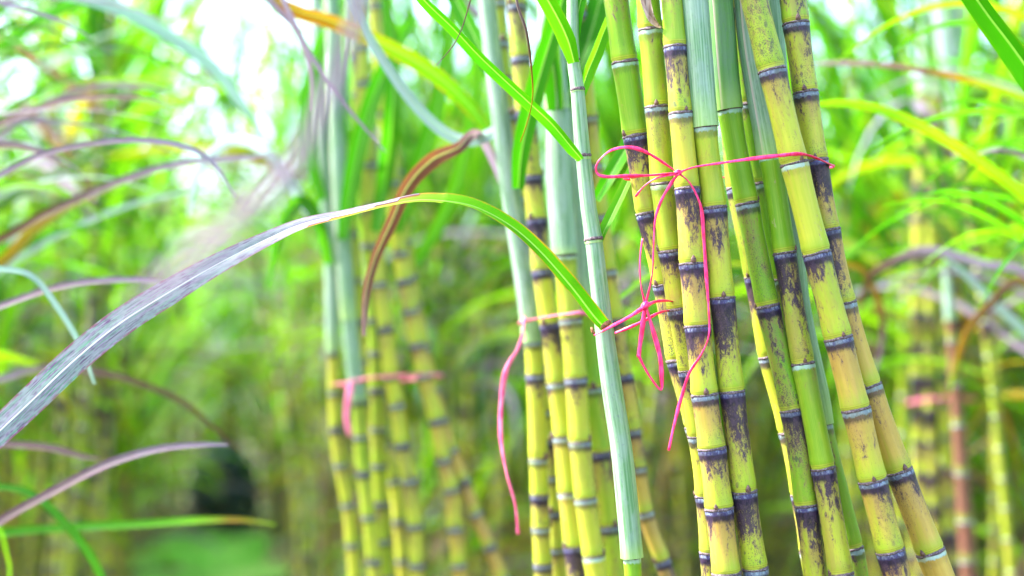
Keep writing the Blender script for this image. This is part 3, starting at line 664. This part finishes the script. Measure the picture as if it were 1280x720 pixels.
T(sC, [(-120, 540, 2.9), (-50, 490, 2.9), (0, 474, 2.9), (50, 461, 2.9), (110, 463, 2.9), (170, 478, 2.9), (230, 505, 2.9), (300, 565, 2.9)], [12, 12, 11, 10, 10, 9, 8, 3], [.86, .88, .88, .78, .74, .72, .72], .2, theta=.5)
T(sA, [(-150, 760, 2.3), (-60, 700, 2.3), (0, 652, 2.3), (60, 618, 2.3), (130, 582, 2.3), (195, 562, 2.3), (250, 556, 2.3), (285, 556, 2.3)], [12, 12, 12, 12, 12, 10, 7, 3], [.82, .82, .8, .82, .86, .88, .9], .1, theta=.4)
T(sC, [(-120, 580, 2.6), (-40, 556, 2.6), (20, 556, 2.6), (65, 560, 2.6), (100, 570, 2.6), (125, 574, 2.6)], [11, 11, 10, 10, 8, 3], .80, .2, theta=.4)
T(sA, [(-150, 640, 2.5), (-60, 612, 2.5), (10, 610, 2.5), (45, 622, 2.5), (80, 655, 2.5), (110, 692, 2.5), (132, 735, 2.5), (150, 790, 2.5)], [8, 9, 10, 12, 13, 13, 11, 5], .14, .1, theta=.5)
T(sC, [(-120, 700, 2.7), (-20, 670, 2.7), (100, 659, 2.7), (170, 656, 2.7), (240, 651, 2.7), (300, 650, 2.7), (345, 656, 2.7)], [12, 13, 12, 11, 10, 7, 3], [.2, .22, .24, .3, .6, .5], .1, theta=.4)
T(sA, [(-150, 345, 2.2), (-60, 335, 2.2), (0, 336, 2.2), (40, 346, 2.2), (72, 385, 2.2), (100, 432, 2.2), (118, 480, 2.2)], [9, 9, 8, 8, 8, 7, 3], .99, .1, theta=.4)
T(sB, [(-190, 30, 2.4), (-60, 0, 2.4), (0, 4, 2.4), (45, 16, 2.4), (80, 28, 2.4), (112, 46, 2.4)], [8, 8, 7, 6, 5, 2], .88, .1, theta=.4)
T(sC, [(-120, 20, 3.0), (0, -10, 2.9), (80, -8, 2.9), (140, 8, 2.9), (205, 42, 2.9), (262, 82, 2.9), (300, 128, 2.9), (330, 170, 2.9)], [16, 20, 20, 20, 19, 18, 14, 4], 1.0, .1, theta=.4, label='broad blue-green blade falling across the bright sky')
T(sC, [(-120, 120, 3.2), (0, 60, 3.2), (60, 20, 3.1), (130, -8, 3.1), (200, -30, 3.1)], [16, 16, 16, 14, 6], .2, .1, theta=.4)
T(a2, [(600, 40, 2.4), (520, -60, 2.4), (420, -70, 2.35), (350, -30, 2.3), (368, 30, 2.3), (395, 80, 2.3), (430, 130, 2.3), (482, 190, 2.3)], [8, 8, 8, 8, 7, 7, 6, 2], .88, .1, theta=.5)
T(a2, [(600, 20, 2.5), (500, -70, 2.5), (400, -80, 2.45), (330, -20, 2.4), (372, 40, 2.4), (388, 90, 2.4), (390, 140, 2.4)], [8, 8, 8, 8, 10, 8, 3], .86, .1, theta=.5)
T(near, [(-560, -400, .95), (-200, -520, .9), (200, -330, .84), (400, -120, .86), (446, -20, .86), (432, 60, .84), (405, 130, .80), (370, 195, .76), (320, 245, .73), (262, 300, .71), (200, 350, .70), (150, 390, .69)],
  [22, 24, 24, 24, 22, 22, 24, 26, 28, 26, 18, 5], .86, .1, theta=.5, n=8, label='very blurred grey-lilac blade hanging in a long curve')
T(sD, [(1440, 330, 1.9), (1370, 210, 1.85), (1312, 125, 1.82), (1268, 62, 1.80), (1236, 20, 1.78), (1200, -30, 1.76), (1150, -90, 1.74)], [20, 38, 40, 38, 35, 30, 12], .2, .1, theta=.5, vfold=.45, label='broad dark green blade entering the top corner')
T(sE, [(1400, 420, 2.6), (1330, 290, 2.55), (1275, 238, 2.5), (1212, 192, 2.45), (1150, 156, 2.4), (1095, 134, 2.4), (1048, 128, 2.4), (1010, 132, 2.4)], [16, 18, 17, 17, 16, 14, 11, 4], [.30, .36, .40, .46, .44, .42, .40], .8, theta=.5, label='long yellowing blade arching in from the side')
T(sE, [(1400, 220, 2.7), (1330, 150, 2.7), (1280, 122, 2.7), (1200, 97, 2.7), (1120, 82, 2.7), (1050, 78, 2.7), (1015, 80, 2.7)], [12, 12, 11, 10, 9, 8, 3], [.4, .44, .5, .74, .8, .88], .4, theta=.6)
T(sE, [(1400, 560, 3.0), (1340, 400, 3.0), (1280, 340, 3.0), (1230, 330, 3.0), (1160, 312, 3.0), (1110, 330, 3.0), (1085, 350, 3.0), (1075, 390, 3.0)], [12, 13, 13, 13, 13, 12, 10, 4], [.9, .9, .88, .9, .88, .76, .72, .72], .2, theta=.4)
T(sE, [(1400, 500, 3.1), (1330, 380, 3.1), (1275, 350, 3.1), (1240, 378, 3.1), (1212, 410, 3.1), (1196, 450, 3.1), (1188, 490, 3.1)], [11, 12, 12, 12, 12, 9, 3], [.6, .66, .74, .7, .62, .5], .4, theta=.4)
T(sE, [(1400, 560, 3.2), (1330, 470, 3.2), (1288, 420, 3.2), (1250, 385, 3.2), (1215, 350, 3.2), (1180, 320, 3.2)], [12, 14, 14, 13, 10, 4], .98, .1, theta=.4)
T(sD, [(1440, 560, 2.9), (1380, 300, 2.9), (1300, 100, 2.9), (1230, 0, 2.9), (1160, -60, 2.9)], [12, 14, 14, 12, 5], .5, .2, theta=.5)
T(f2_, [(764, 380, 2.3), (830, 340, 2.6), (960, 330, 2.9), (1062, 332, 3.0), (1088, 355, 3.0), (1102, 395, 3.0), (1100, 440, 3.0), (1088, 480, 3.0)], [6, 8, 8, 8, 9, 9, 8, 3], [.4, .5, .6, .62, .66, .8, .88], .3, theta=.4)

# thin blades that lattice the bright sky over the path and fill the air past the bundle
r3 = random.Random(21)
def lattice(parent, n, x0, x1, y0, y1, xs, hues, d0, d1, flip):
    for k in range(n):
        tx, ty = r3.uniform(x0, x1), r3.uniform(y0, y1); d = r3.uniform(d0, d1); h = r3.choice(hues); by = ty + r3.uniform(60, 260); rise = r3.uniform(20, 90)
        pts = []
        for i in range(7):
            t = i / 6; pts.append((xs + (tx - xs) * t, by + (ty - by) * t - 4 * rise * t * (1 - t) * (1.3 - t * .4) + 60 * t ** 3, d - .25 * t))
        w_ = r3.uniform(6, 13) * 2.6 / d
        T(parent, pts, [w_, w_ * 1.1, w_, w_, w_ * .85, w_ * .6, 1.5], h, .3, theta=r3.uniform(-.2, 1.0), twist=r3.uniform(-1, 1))
lattice(sC, 11, 60, 330, 10, 230, -118, (.9, .86, .24, .2, .98, .4, .0), 3.1, 3.3, 1)
lattice(sB, 8, 40, 300, -20, 180, -192, (.88, .9, .2, .3, .78), 2.75, 2.95, 1)
lattice(sE, 14, 1030, 1230, 10, 330, 1402, (.44, .3, .56, .66, .1, .2, .88, .0), 2.6, 2.8, -1)
sF = side_plant('cane deeper beside the path past the bundle, with crowded crossing blades', 1420, 3.6, 57)
lattice(sF, 16, 1000, 1260, 0, 420, 1422, (.3, .42, .1, .58, .1, .0, .2, .9, .05), 3.6, 3.8, -1)
# ------------------------------------------------------------------ twine
tw = empty('twine', at(848, 216, 1.75)); tag(tw, 'bright pink twine tied in a loose bow round the top of the sharp bundle', 'twine', 'pink ties round the cane bundles')
twist_strand(tw, 'band', [(848, 216, 1.716), (868, 209, 1.717), (900, 204, 1.718), (935, 199, 1.717), (970, 195, 1.714), (995, 192.5, 1.714), (1010, 194, 1.728), (1026, 200, 1.746), (1037, 205, 1.765), (1042, 208, 1.79), (1038, 209, 1.82),
                         (1000, 214, 1.87), (960, 218, 1.90), (900, 222, 1.90), (840, 224, 1.88), (795, 224, 1.85), (781, 223, 1.815), (784, 222, 1.785), (800, 220, 1.752), (825, 218, 1.73), (848, 216, 1.716)], r=.0024)
twist_strand(tw, 'loop', [(848, 216, 1.714), (836, 208, 1.712), (818, 196, 1.71), (800, 187, 1.705), (782, 184, 1.70), (764, 188, 1.70), (751, 198, 1.70), (745, 209, 1.70), (748, 218, 1.70), (760, 221, 1.70), (785, 220, 1.705), (815, 219, 1.71), (848, 216, 1.714)], r=.0021)
twist_strand(tw, 'tail', [(848, 217, 1.712), (836, 219, 1.712), (820, 223, 1.713), (806, 232, 1.718), (794, 246, 1.72)], r=.0020)
twist_strand(tw, 'tail', [(849, 217, 1.711), (860, 226, 1.709), (869, 240, 1.709), (877, 262, 1.709), (880, 300, 1.712), (883, 345, 1.714), (886, 388, 1.716), (886, 420, 1.717), (876, 444, 1.717), (862, 466, 1.716), (852, 496, 1.717), (843, 530, 1.717), (836, 563, 1.717)], r=.0021)
twist_strand(tw, 'tail', [(847, 218, 1.712), (838, 231, 1.712), (827, 250, 1.713), (819, 275, 1.722), (817, 310, 1.725), (815, 345, 1.73), (807, 380, 1.735)], r=.0020)
knot(tw, 848, 216, 1.709, .0056)
t2 = empty('twine', at(807, 382, 1.75)); tag(t2, 'red-pink twine knotted between the young shoot and the bundle, loops hanging below', 'twine', 'pink ties round the cane bundles')
twist_strand(t2, 'band', [(743, 419, 1.742), (760, 410, 1.736), (785, 397, 1.735), (807, 383, 1.738), (820, 377, 1.745), (832, 376, 1.755), (846, 378, 1.80), (850, 382, 1.86)], r=.0024)
twist_strand(t2, 'band', [(769, 416, 1.765), (785, 410, 1.755), (805, 401, 1.75), (824, 391, 1.752), (838, 388, 1.79), (846, 388, 1.85)], r=.0020)
twist_strand(t2, 'loop', [(807, 382, 1.735), (801, 355, 1.735), (800, 325, 1.735), (803, 298, 1.735)], r=.0019)
twist_strand(t2, 'loop', [(806, 384, 1.734), (803, 410, 1.733), (799, 440, 1.733), (800, 448, 1.733), (812, 470, 1.733), (826, 487, 1.733), (827, 470, 1.733), (825, 445, 1.733), (817, 415, 1.734), (808, 385, 1.734)], r=.0029)
knot(t2, 807, 382, 1.732, .0070)
t3 = empty('twine', at(700, 397, 2.25)); tag(t3, 'faded pink twine round the second bundle with one long end dangling', 'twine', 'pink ties round the cane bundles')
twist_strand(t3, 'band', [(654, 402, 2.24), (668, 399, 2.22), (690, 395, 2.19), (712, 392, 2.17), (728, 391, 2.18), (742, 395, 2.22), (745, 398, 2.30), (720, 402, 2.38), (680, 405, 2.39), (652, 405, 2.34), (650, 403, 2.28), (654, 402, 2.24)], r=.0032, mat=M_TWINE_OLD)
twist_strand(t3, 'tail', [(655, 398, 2.23), (654, 415, 2.18), (648, 435, 2.14), (633, 462, 2.12), (627, 500, 2.12), (626, 545, 2.12), (633, 590, 2.12), (644, 630, 2.12), (648, 668, 2.12)], r=.0040, mat=M_TWINE_OLD)
t4 = empty('twine', at(490, 470, 3.0)); tag(t4, 'pale red twine round the third bundle with a frayed end', 'twine', 'pink ties round the cane bundles')
twist_strand(t4, 'band', [(436, 478, 2.95), (470, 472, 2.90), (505, 469, 2.90), (538, 468, 2.94), (552, 470, 3.02), (520, 474, 3.10), (470, 478, 3.22), (425, 482, 3.15), (412, 482, 3.06), (436, 478, 2.95)], r=.0040, mat=M_TWINE_OLD)
twist_strand(t4, 'tail', [(440, 476, 2.92), (436, 495, 2.89), (433, 520, 2.88), (437, 545, 2.88)], r=.006, mat=M_TWINE_OLD)
t5 = empty('twine', at(1180, 498, 4.3)); tag(t5, 'pink twine round the far yellow canes behind the steep pair', 'twine', 'pink ties round the cane bundles')
twist_strand(t5, 'band', [(1137, 503, 4.24), (1160, 500, 4.22), (1185, 498, 4.22), (1206, 497, 4.26), (1220, 498, 4.30), (1205, 501, 4.46), (1150, 504, 4.46), (1134, 504, 4.36), (1137, 503, 4.24)], r=.006, mat=M_TWINE_OLD)

# ------------------------------------------------------------------ the field behind: variants and their copies
def variant(seed, dry=False, arch=False, low=False):
    r = random.Random(seed); H = r.uniform(1.2, 1.7) if low else r.uniform(1.75, 2.35) if not arch else r.uniform(2.5, 2.9); lean = r.uniform(-.12, .12), r.uniform(-.10, .10); R0 = r.uniform(.013, .017)
    pts = []; rad = []
    for i in range(9):
        t = i / 8; z = H * (1 - t); q = (1 - t)
        pts.append((lean[0] * q * q * H + .01 * math.sin(q * 9 + seed), lean[1] * q * q * H, z)); rad.append(R0 * (.7 + .3 * min(1, t * 2)))
    qq = catmull([a + (b,) for a, b in zip(pts, rad)], 3); path = Path([x[:3] for x in qq], [x[3] for x in qq])
    ns = []; x = .05
    while x < path.L - .04: ns.append(x); x += r.uniform(.075, .115)
    tn = [r.choice((.1, .4, .7, .9, 1.0, 1.3)) + r.uniform(-.1, .1) for _ in range(len(ns) + 1)] if not dry else [r.uniform(1.5, 2.2) for _ in range(len(ns) + 1)]
    base_t = r.uniform(0, .7)
    if not dry: tn = [min(1.6, base_t + .5 * (i / len(ns)) + r.uniform(-.15, .25)) for i in range(len(ns) + 1)]
    ik = [r.uniform(.2, .9) for _ in range(len(ns) + 1)]
    st = stalk_mesh(path, ns, tn, ik, 8, [(0, 1.05), (.08, 1.04), (.5, .97), (.92, 1.05), (1, 1.0)], seed=seed)
    mb = MB(); nl = 20 if low else r.randint(13, 16) if not arch else 22; a0 = r.uniform(0, 6.28)
    for k in range(nl):
        f = k / (nl - 1); x = f * (H * (.75 if low else .36)); c, rr, tg = path(x)
        az = a0 + (k % 2) * PI + r.uniform(-.7, .7); L = (r.uniform(.95, 1.5) if not arch else r.uniform(1.3, 1.8)) * (.6 + .4 * math.sin(PI * min(1, f + .3)))
        old = f > .7 or (dry and f > .3)
        if old: hue = r.choice((.3, .36, .42, .46, .5, .52, .58, .74, .9)); el = r.uniform(.1, .8); dr = r.uniform(1.2, 2.0)
        else: hue = r.choice((.0, .06, .14, .2, .24, .3, .36, .42, .26, .5, .98) if not low else (.05, .2, .3, .36, .4, .44, .46, .5, .98, .58)); el = 1.42 - f * .75 + r.uniform(-.12, .12); dr = r.uniform(.55, 1.25)
        grown_leaf(mb, c, az, el, L, dr, r.uniform(.034, .056), hue, r.uniform(.1, .6), n=11, sway=r.uniform(-.7, .7), twist=r.uniform(-1.4, 1.4),
                   huetip=min(.98, hue + r.uniform(0, .14)))
    for k in range(1 if not dry else 3):          # dead blades hanging along the stalk
        x = r.uniform(.36, .6) * H; c, rr, tg = path(x)
        grown_leaf(mb, c, r.uniform(0, 6.28), r.uniform(-.9, -.2), r.uniform(.3, .7), .9, r.uniform(.012, .024), r.choice((.62, .72, .78, .86)), .5, n=7, twist=r.uniform(-2, 2))
    return st, mb.mesh('foliage', M_LEAF)
VARS = [variant(100 + i) for i in range(14)] + [variant(200 + i, True) for i in range(3)] + [variant(300 + i, arch=True) for i in range(4)] + [variant(400 + i, low=True) for i in range(6)]
protos = []
def plant(x, y, v, rot, s, label, group):
    st, fo = VARS[v]
    if len(protos) <= 0 or True:
        root = bpy.data.objects.new('sugarcane_plant', None); COL.objects.link(root); root.empty_display_size = .05
        a = bpy.data.objects.new('stalk', st); b = bpy.data.objects.new('foliage', fo)
        for o in (a, b): COL.objects.link(o); o.parent = root
    root.location = (x, y, 0); root.rotation_euler = (rnd.uniform(-.07, .07), rnd.uniform(-.07, .07), rot); root.scale = (s, s, s * rnd.uniform(.92, 1.08))
    tag(root, label, 'sugarcane plant', group)
r2 = random.Random(11)
def lane(y):                                   # the grass path between the rows
    return -1.42 - .262 * (y - 5.5), -.92 - .155 * (y - 5.5)
count = 0
LBL_L = 'blurred cane in the dense dark row across the path from the bundles'
LBL_R = 'blurred cane in the mass growing behind the tied bundles'
LBL_B = 'ochre dry-stalked cane lining the bundle side of the grass path'
far = []
y = 3.9
spots = []
while y < 13.5:
    x = -.50 * y - .6
    while x < .50 * y + .6:
        cx, cyy = x + r2.uniform(-.25, .25), y + r2.uniform(-.25, .25)
        ll, lr = lane(cyy)
        if cyy < 5.2: lr = .245 * cyy if cyy < 4.6 else .1
        if cyy > 12.1 or (cx < ll - .12 and cyy > 4.4) or cx > lr + .12:
            spots.append((cx, cyy))
        x += .72
    y += .70
spots.sort(key=lambda p: p[1])
for (cx, cyy) in spots:
    ll, lr = lane(cyy)
    for k in range(r2.choice((3, 4, 4, 5))):
        px_, py_ = cx + r2.gauss(0, .10), cyy + r2.gauss(0, .10)
        l2, r2_ = lane(py_)
        if py_ < 11.9 and l2 - .03 < px_ < r2_ + .03: continue
        edge = px_ > r2_ and px_ < r2_ + .55 and py_ > 5.6
        v = r2.randrange(14, 17) if edge and r2.random() < .6 else r2.randrange(0, 14) if r2.random() < .93 else r2.randrange(14, 17)
        if (not edge and r2.random() < (.12 if py_ < 6 else .3)) or (px_ / py_ > .27 and py_ > 9) or (py_ > 8.5 and 0 < l2 - px_ < 1.6 and r2.random() < .85): v = r2.randrange(21, 27)
        s = r2.uniform(.92, 1.18); rot = r2.uniform(0, 6.28)
        if px_ < l2: s *= .90
        if px_ / py_ > .22 and 6 < py_ < 9 and r2.random() < .35: v = r2.randrange(21, 27)
        if count < 265:
            if edge: plant(px_, py_, v, rot, s, LBL_B, 'dry canes along the path')
            elif px_ < l2: plant(px_, py_, v, rot, s, LBL_L, 'canes of the row across the path')
            else: plant(px_, py_, v, rot, s, LBL_R, 'canes of the field behind the bundles')
            count += 1
        else: far.append((px_, py_, v, rot, s))
# tall arching canes along both edges of the path
for k in range(14):
    yy = 4.6 + k * .40; ll, lr = lane(yy); side = k % 2
    if side and yy < 5.6: side = 0
    plant((lr + r2.uniform(.08, .3)) if side else (ll - r2.uniform(.08, .35)), yy, r2.randrange(17, 21), r2.uniform(0, 6.28), r2.uniform(.95, 1.12),
          'tall green cane on the bundle side, arching over the grass path' if side else 'tall green cane on the far side, arching over the grass path',
          'tall arching canes on the bundle side of the path' if side else 'tall arching canes on the far side of the path')
# left row nearer than the grid, outside the frame
for (x, yy) in ((-1.35, 3.0), (-1.55, 3.4), (-1.6, 3.9), (-1.75, 4.1)):
    plant(x, yy, r2.randrange(14), r2.uniform(0, 6), 1.0, LBL_L, 'canes of the row across the path')

def merged(name, items, label):
    """many canes nobody could count, as one mesh"""
    allv = []; faces = []; mats = []; at_l = {k: [] for k in ('dn', 'db', 'tt', 'tint', 'ink', 'lu', 'lv', 'hue', 'dry')}; lcs = []; off = 0
    cache = {}
    for v in {i[2] for i in items}:
        for me in VARS[v]:
            n = len(me.vertices); co = np.empty(n * 3, np.float32); me.vertices.foreach_get('co', co)
            fa = np.empty(len(me.polygons) * 4, np.int32); me.polygons.foreach_get('vertices', fa); d = {}
            for k in at_l:
                if k in me.attributes:
                    z = np.empty(n, np.float32); me.attributes[k].data.foreach_get('value', z)
                else: z = np.zeros(n, np.float32)
                d[k] = z
            lc = np.zeros(n * 3, np.float32)
            if 'lc' in me.attributes: me.attributes['lc'].data.foreach_get('vector', lc)
            cache[me.name] = (co.reshape(-1, 3), fa.reshape(-1, 4), d, lc)
    for (x, y, v, rot, s) in items:
        c, sn = math.cos(rot) * s, math.sin(rot) * s
        for mi, me in enumerate(VARS[v]):
            co, fa, d, lc = cache[me.name]
            p = np.stack([co[:, 0] * c - co[:, 1] * sn + x, co[:, 0] * sn + co[:, 1] * c + y, co[:, 2] * s], 1)
            allv.append(p); faces.append(fa + off); mats.append(np.full(len(fa), mi, np.int32)); off += len(p)
            for k in at_l: at_l[k].append(d[k])
            lcs.append(lc)
    V = np.concatenate(allv); FA = np.concatenate(faces).astype(np.int32); MI = np.concatenate(mats)
    me = bpy.data.meshes.new(name); me.vertices.add(len(V)); me.vertices.foreach_set('co', V.ravel())
    me.loops.add(FA.size); me.loops.foreach_set('vertex_index', FA.ravel()); me.polygons.add(len(FA))
    me.polygons.foreach_set('loop_start', np.arange(0, FA.size, 4, dtype=np.int32)); me.polygons.foreach_set('material_index', MI)
    me.polygons.foreach_set('use_smooth', np.ones(len(FA), bool))
    for k, z in at_l.items():
        a = me.attributes.new(k, 'FLOAT', 'POINT'); a.data.foreach_set('value', np.concatenate(z))
    a = me.attributes.new('lc', 'FLOAT_VECTOR', 'POINT'); a.data.foreach_set('vector', np.concatenate(lcs))
    me.materials.append(M_CANE); me.materials.append(M_LEAF); me.update(calc_edges=True)
    return tag(link(name, me), label, 'cane thicket', kind='stuff')
# what lies beyond the last rows
for k in range(420):
    yy = r2.uniform(13.6, 19); xx = r2.uniform(-.62 * yy, .62 * yy)
    far.append((xx, yy, r2.choice((r2.randrange(0, 14), r2.randrange(21, 27))), r2.uniform(0, 6.28), r2.uniform(1.0, 1.3)))
for k in range(110):                                # rows to either side, out of frame
    sgn = r2.choice((-1, 1)); yy = r2.uniform(.5, 6); xx = sgn * r2.uniform(.55 * yy + 1.3, .55 * yy + 3.5)
    far.append((xx, yy, r2.randrange(0, 14), r2.uniform(0, 6.28), r2.uniform(.9, 1.1)))
merged('cane_thicket', far, 'far mass of sugarcane closing off the field')

# dark leaf mass added to stand for shade in the opening at the path's end
def gap_shade(x, y, h, wd):
    root = empty('gap_shade', (x, y, 0)); tag(root, 'dark blue-green leaves put in as the shade of the gap at the end of the grass path', 'gap_shade')
    mat = simple_material('shade_leaf', (.008, .034, .044), (.03, .09, .095), 30, rough=.7)  # shade of the opening put into the leaf colour
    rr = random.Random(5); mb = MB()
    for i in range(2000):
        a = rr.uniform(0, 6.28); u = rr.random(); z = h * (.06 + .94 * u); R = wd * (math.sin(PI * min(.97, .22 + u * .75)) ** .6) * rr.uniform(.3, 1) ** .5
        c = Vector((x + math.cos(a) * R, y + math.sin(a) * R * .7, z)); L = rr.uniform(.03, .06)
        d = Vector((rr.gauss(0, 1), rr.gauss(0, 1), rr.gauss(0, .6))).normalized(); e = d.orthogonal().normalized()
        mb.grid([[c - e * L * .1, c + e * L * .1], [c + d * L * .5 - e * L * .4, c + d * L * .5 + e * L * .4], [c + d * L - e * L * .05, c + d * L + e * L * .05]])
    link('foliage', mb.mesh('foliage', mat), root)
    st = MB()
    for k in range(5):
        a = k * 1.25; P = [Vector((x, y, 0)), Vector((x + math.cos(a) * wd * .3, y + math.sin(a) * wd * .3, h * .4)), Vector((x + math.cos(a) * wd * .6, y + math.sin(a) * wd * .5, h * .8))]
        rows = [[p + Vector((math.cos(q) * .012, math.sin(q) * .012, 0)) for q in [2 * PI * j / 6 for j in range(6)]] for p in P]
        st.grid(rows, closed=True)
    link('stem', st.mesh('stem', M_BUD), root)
gap_shade(-2.36, 11.75, .74, .30)
for (x, yy) in ((-2.72, 11.55), (-1.98, 11.6), (-3.1, 11.7), (-1.8, 11.9), (-2.75, 12.3), (-2.0, 12.2), (-2.25, 12.6), (-2.5, 12.5)):
    plant(x, yy, r2.randrange(21, 27), r2.uniform(0, 6), 1.0, 'low leafy cane closing the far end of the grass path', 'leafy canes at the end of the grass path')

# ------------------------------------------------------------------ ground
def ground():
    s = NT('soil'); tc = s.n('ShaderNodeTexCoord').outputs['Object']
    n = s.noise(tc, 3, 6, .65); n2 = s.noise(tc, 40, 5, .7)
    c = s.mix(n, (.07, .045, .018), (.12, .10, .025)); c = s.mix(s.ramp01(n2, .5, .65), c, (.22, .18, .09))
    c = s.mix(s.ramp01(s.noise(tc, 1.4, 4, .6), .42, .6), c, (.07, .13, .025))
    p = s.n('ShaderNodeBsdfPrincipled'); s.l(c, p.inputs['Base Color']); p.inputs['Roughness'].default_value = .95
    b = s.n('ShaderNodeBump'); b.inputs['Strength'].default_value = .8; b.inputs['Distance'].default_value = .03
    s.l(n2, b.inputs['Height']); s.l(b.outputs[0], p.inputs['Normal']); s.l(p.outputs[0], s.out.inputs[0])
    mb = MB(); N = 60; rows = []
    ext = [math.copysign(abs(t) ** 3 * 600, t) for t in [(-1 + 2 * i / N) for i in range(N + 1)]]
    for yy in ext: rows.append([(xx, yy + 8, .02 * noise.noise((xx * .7, yy * .7, 0)) if abs(xx) < 20 and abs(yy) < 20 else 0) for xx in ext])
    mb.grid(rows); o = link('ground', mb.mesh('ground', s.m)); tag(o, 'brown soil of the cane field with leaf litter', 'ground', kind='structure')
ground()
def grass():
    mat = simple_material('grass_blade', (.14, .60, .04), (.50, .78, .26), 2.2, rough=.6, thin=.4)
    rr = random.Random(3); mb = MB()
    for i in range(15000):
        yy = rr.uniform(7.0, 11.25); ll, lr = lane(yy); x = rr.uniform(ll + .08, lr - .10) + .3 * noise.noise((yy * 2, 1, 0))
        if noise.noise((x * 2.5, yy * 1.5, 3)) > .22: continue
        x = x; a = rr.uniform(0, 6.28); h = rr.uniform(.04, .13); wdt = rr.uniform(.003, .006)
        d = Vector((math.cos(a), math.sin(a), 0)); ln = Vector((rr.gauss(0, .4), rr.gauss(0, .4), 0)) * h; p = Vector((x, yy, -.01))
        mb.grid([[p - d * wdt, p + d * wdt], [p + Vector((0, 0, h * .6)) + ln * .4 - d * wdt * .7, p + Vector((0, 0, h * .6)) + ln * .4 + d * wdt * .7],
                 [p + Vector((0, 0, h)) + ln - d * .0005, p + Vector((0, 0, h)) + ln + d * .0005]])
    o = link('grass', mb.mesh('grass', mat)); tag(o, 'short bright green grass on the path between the rows', 'grass', kind='stuff')
grass()
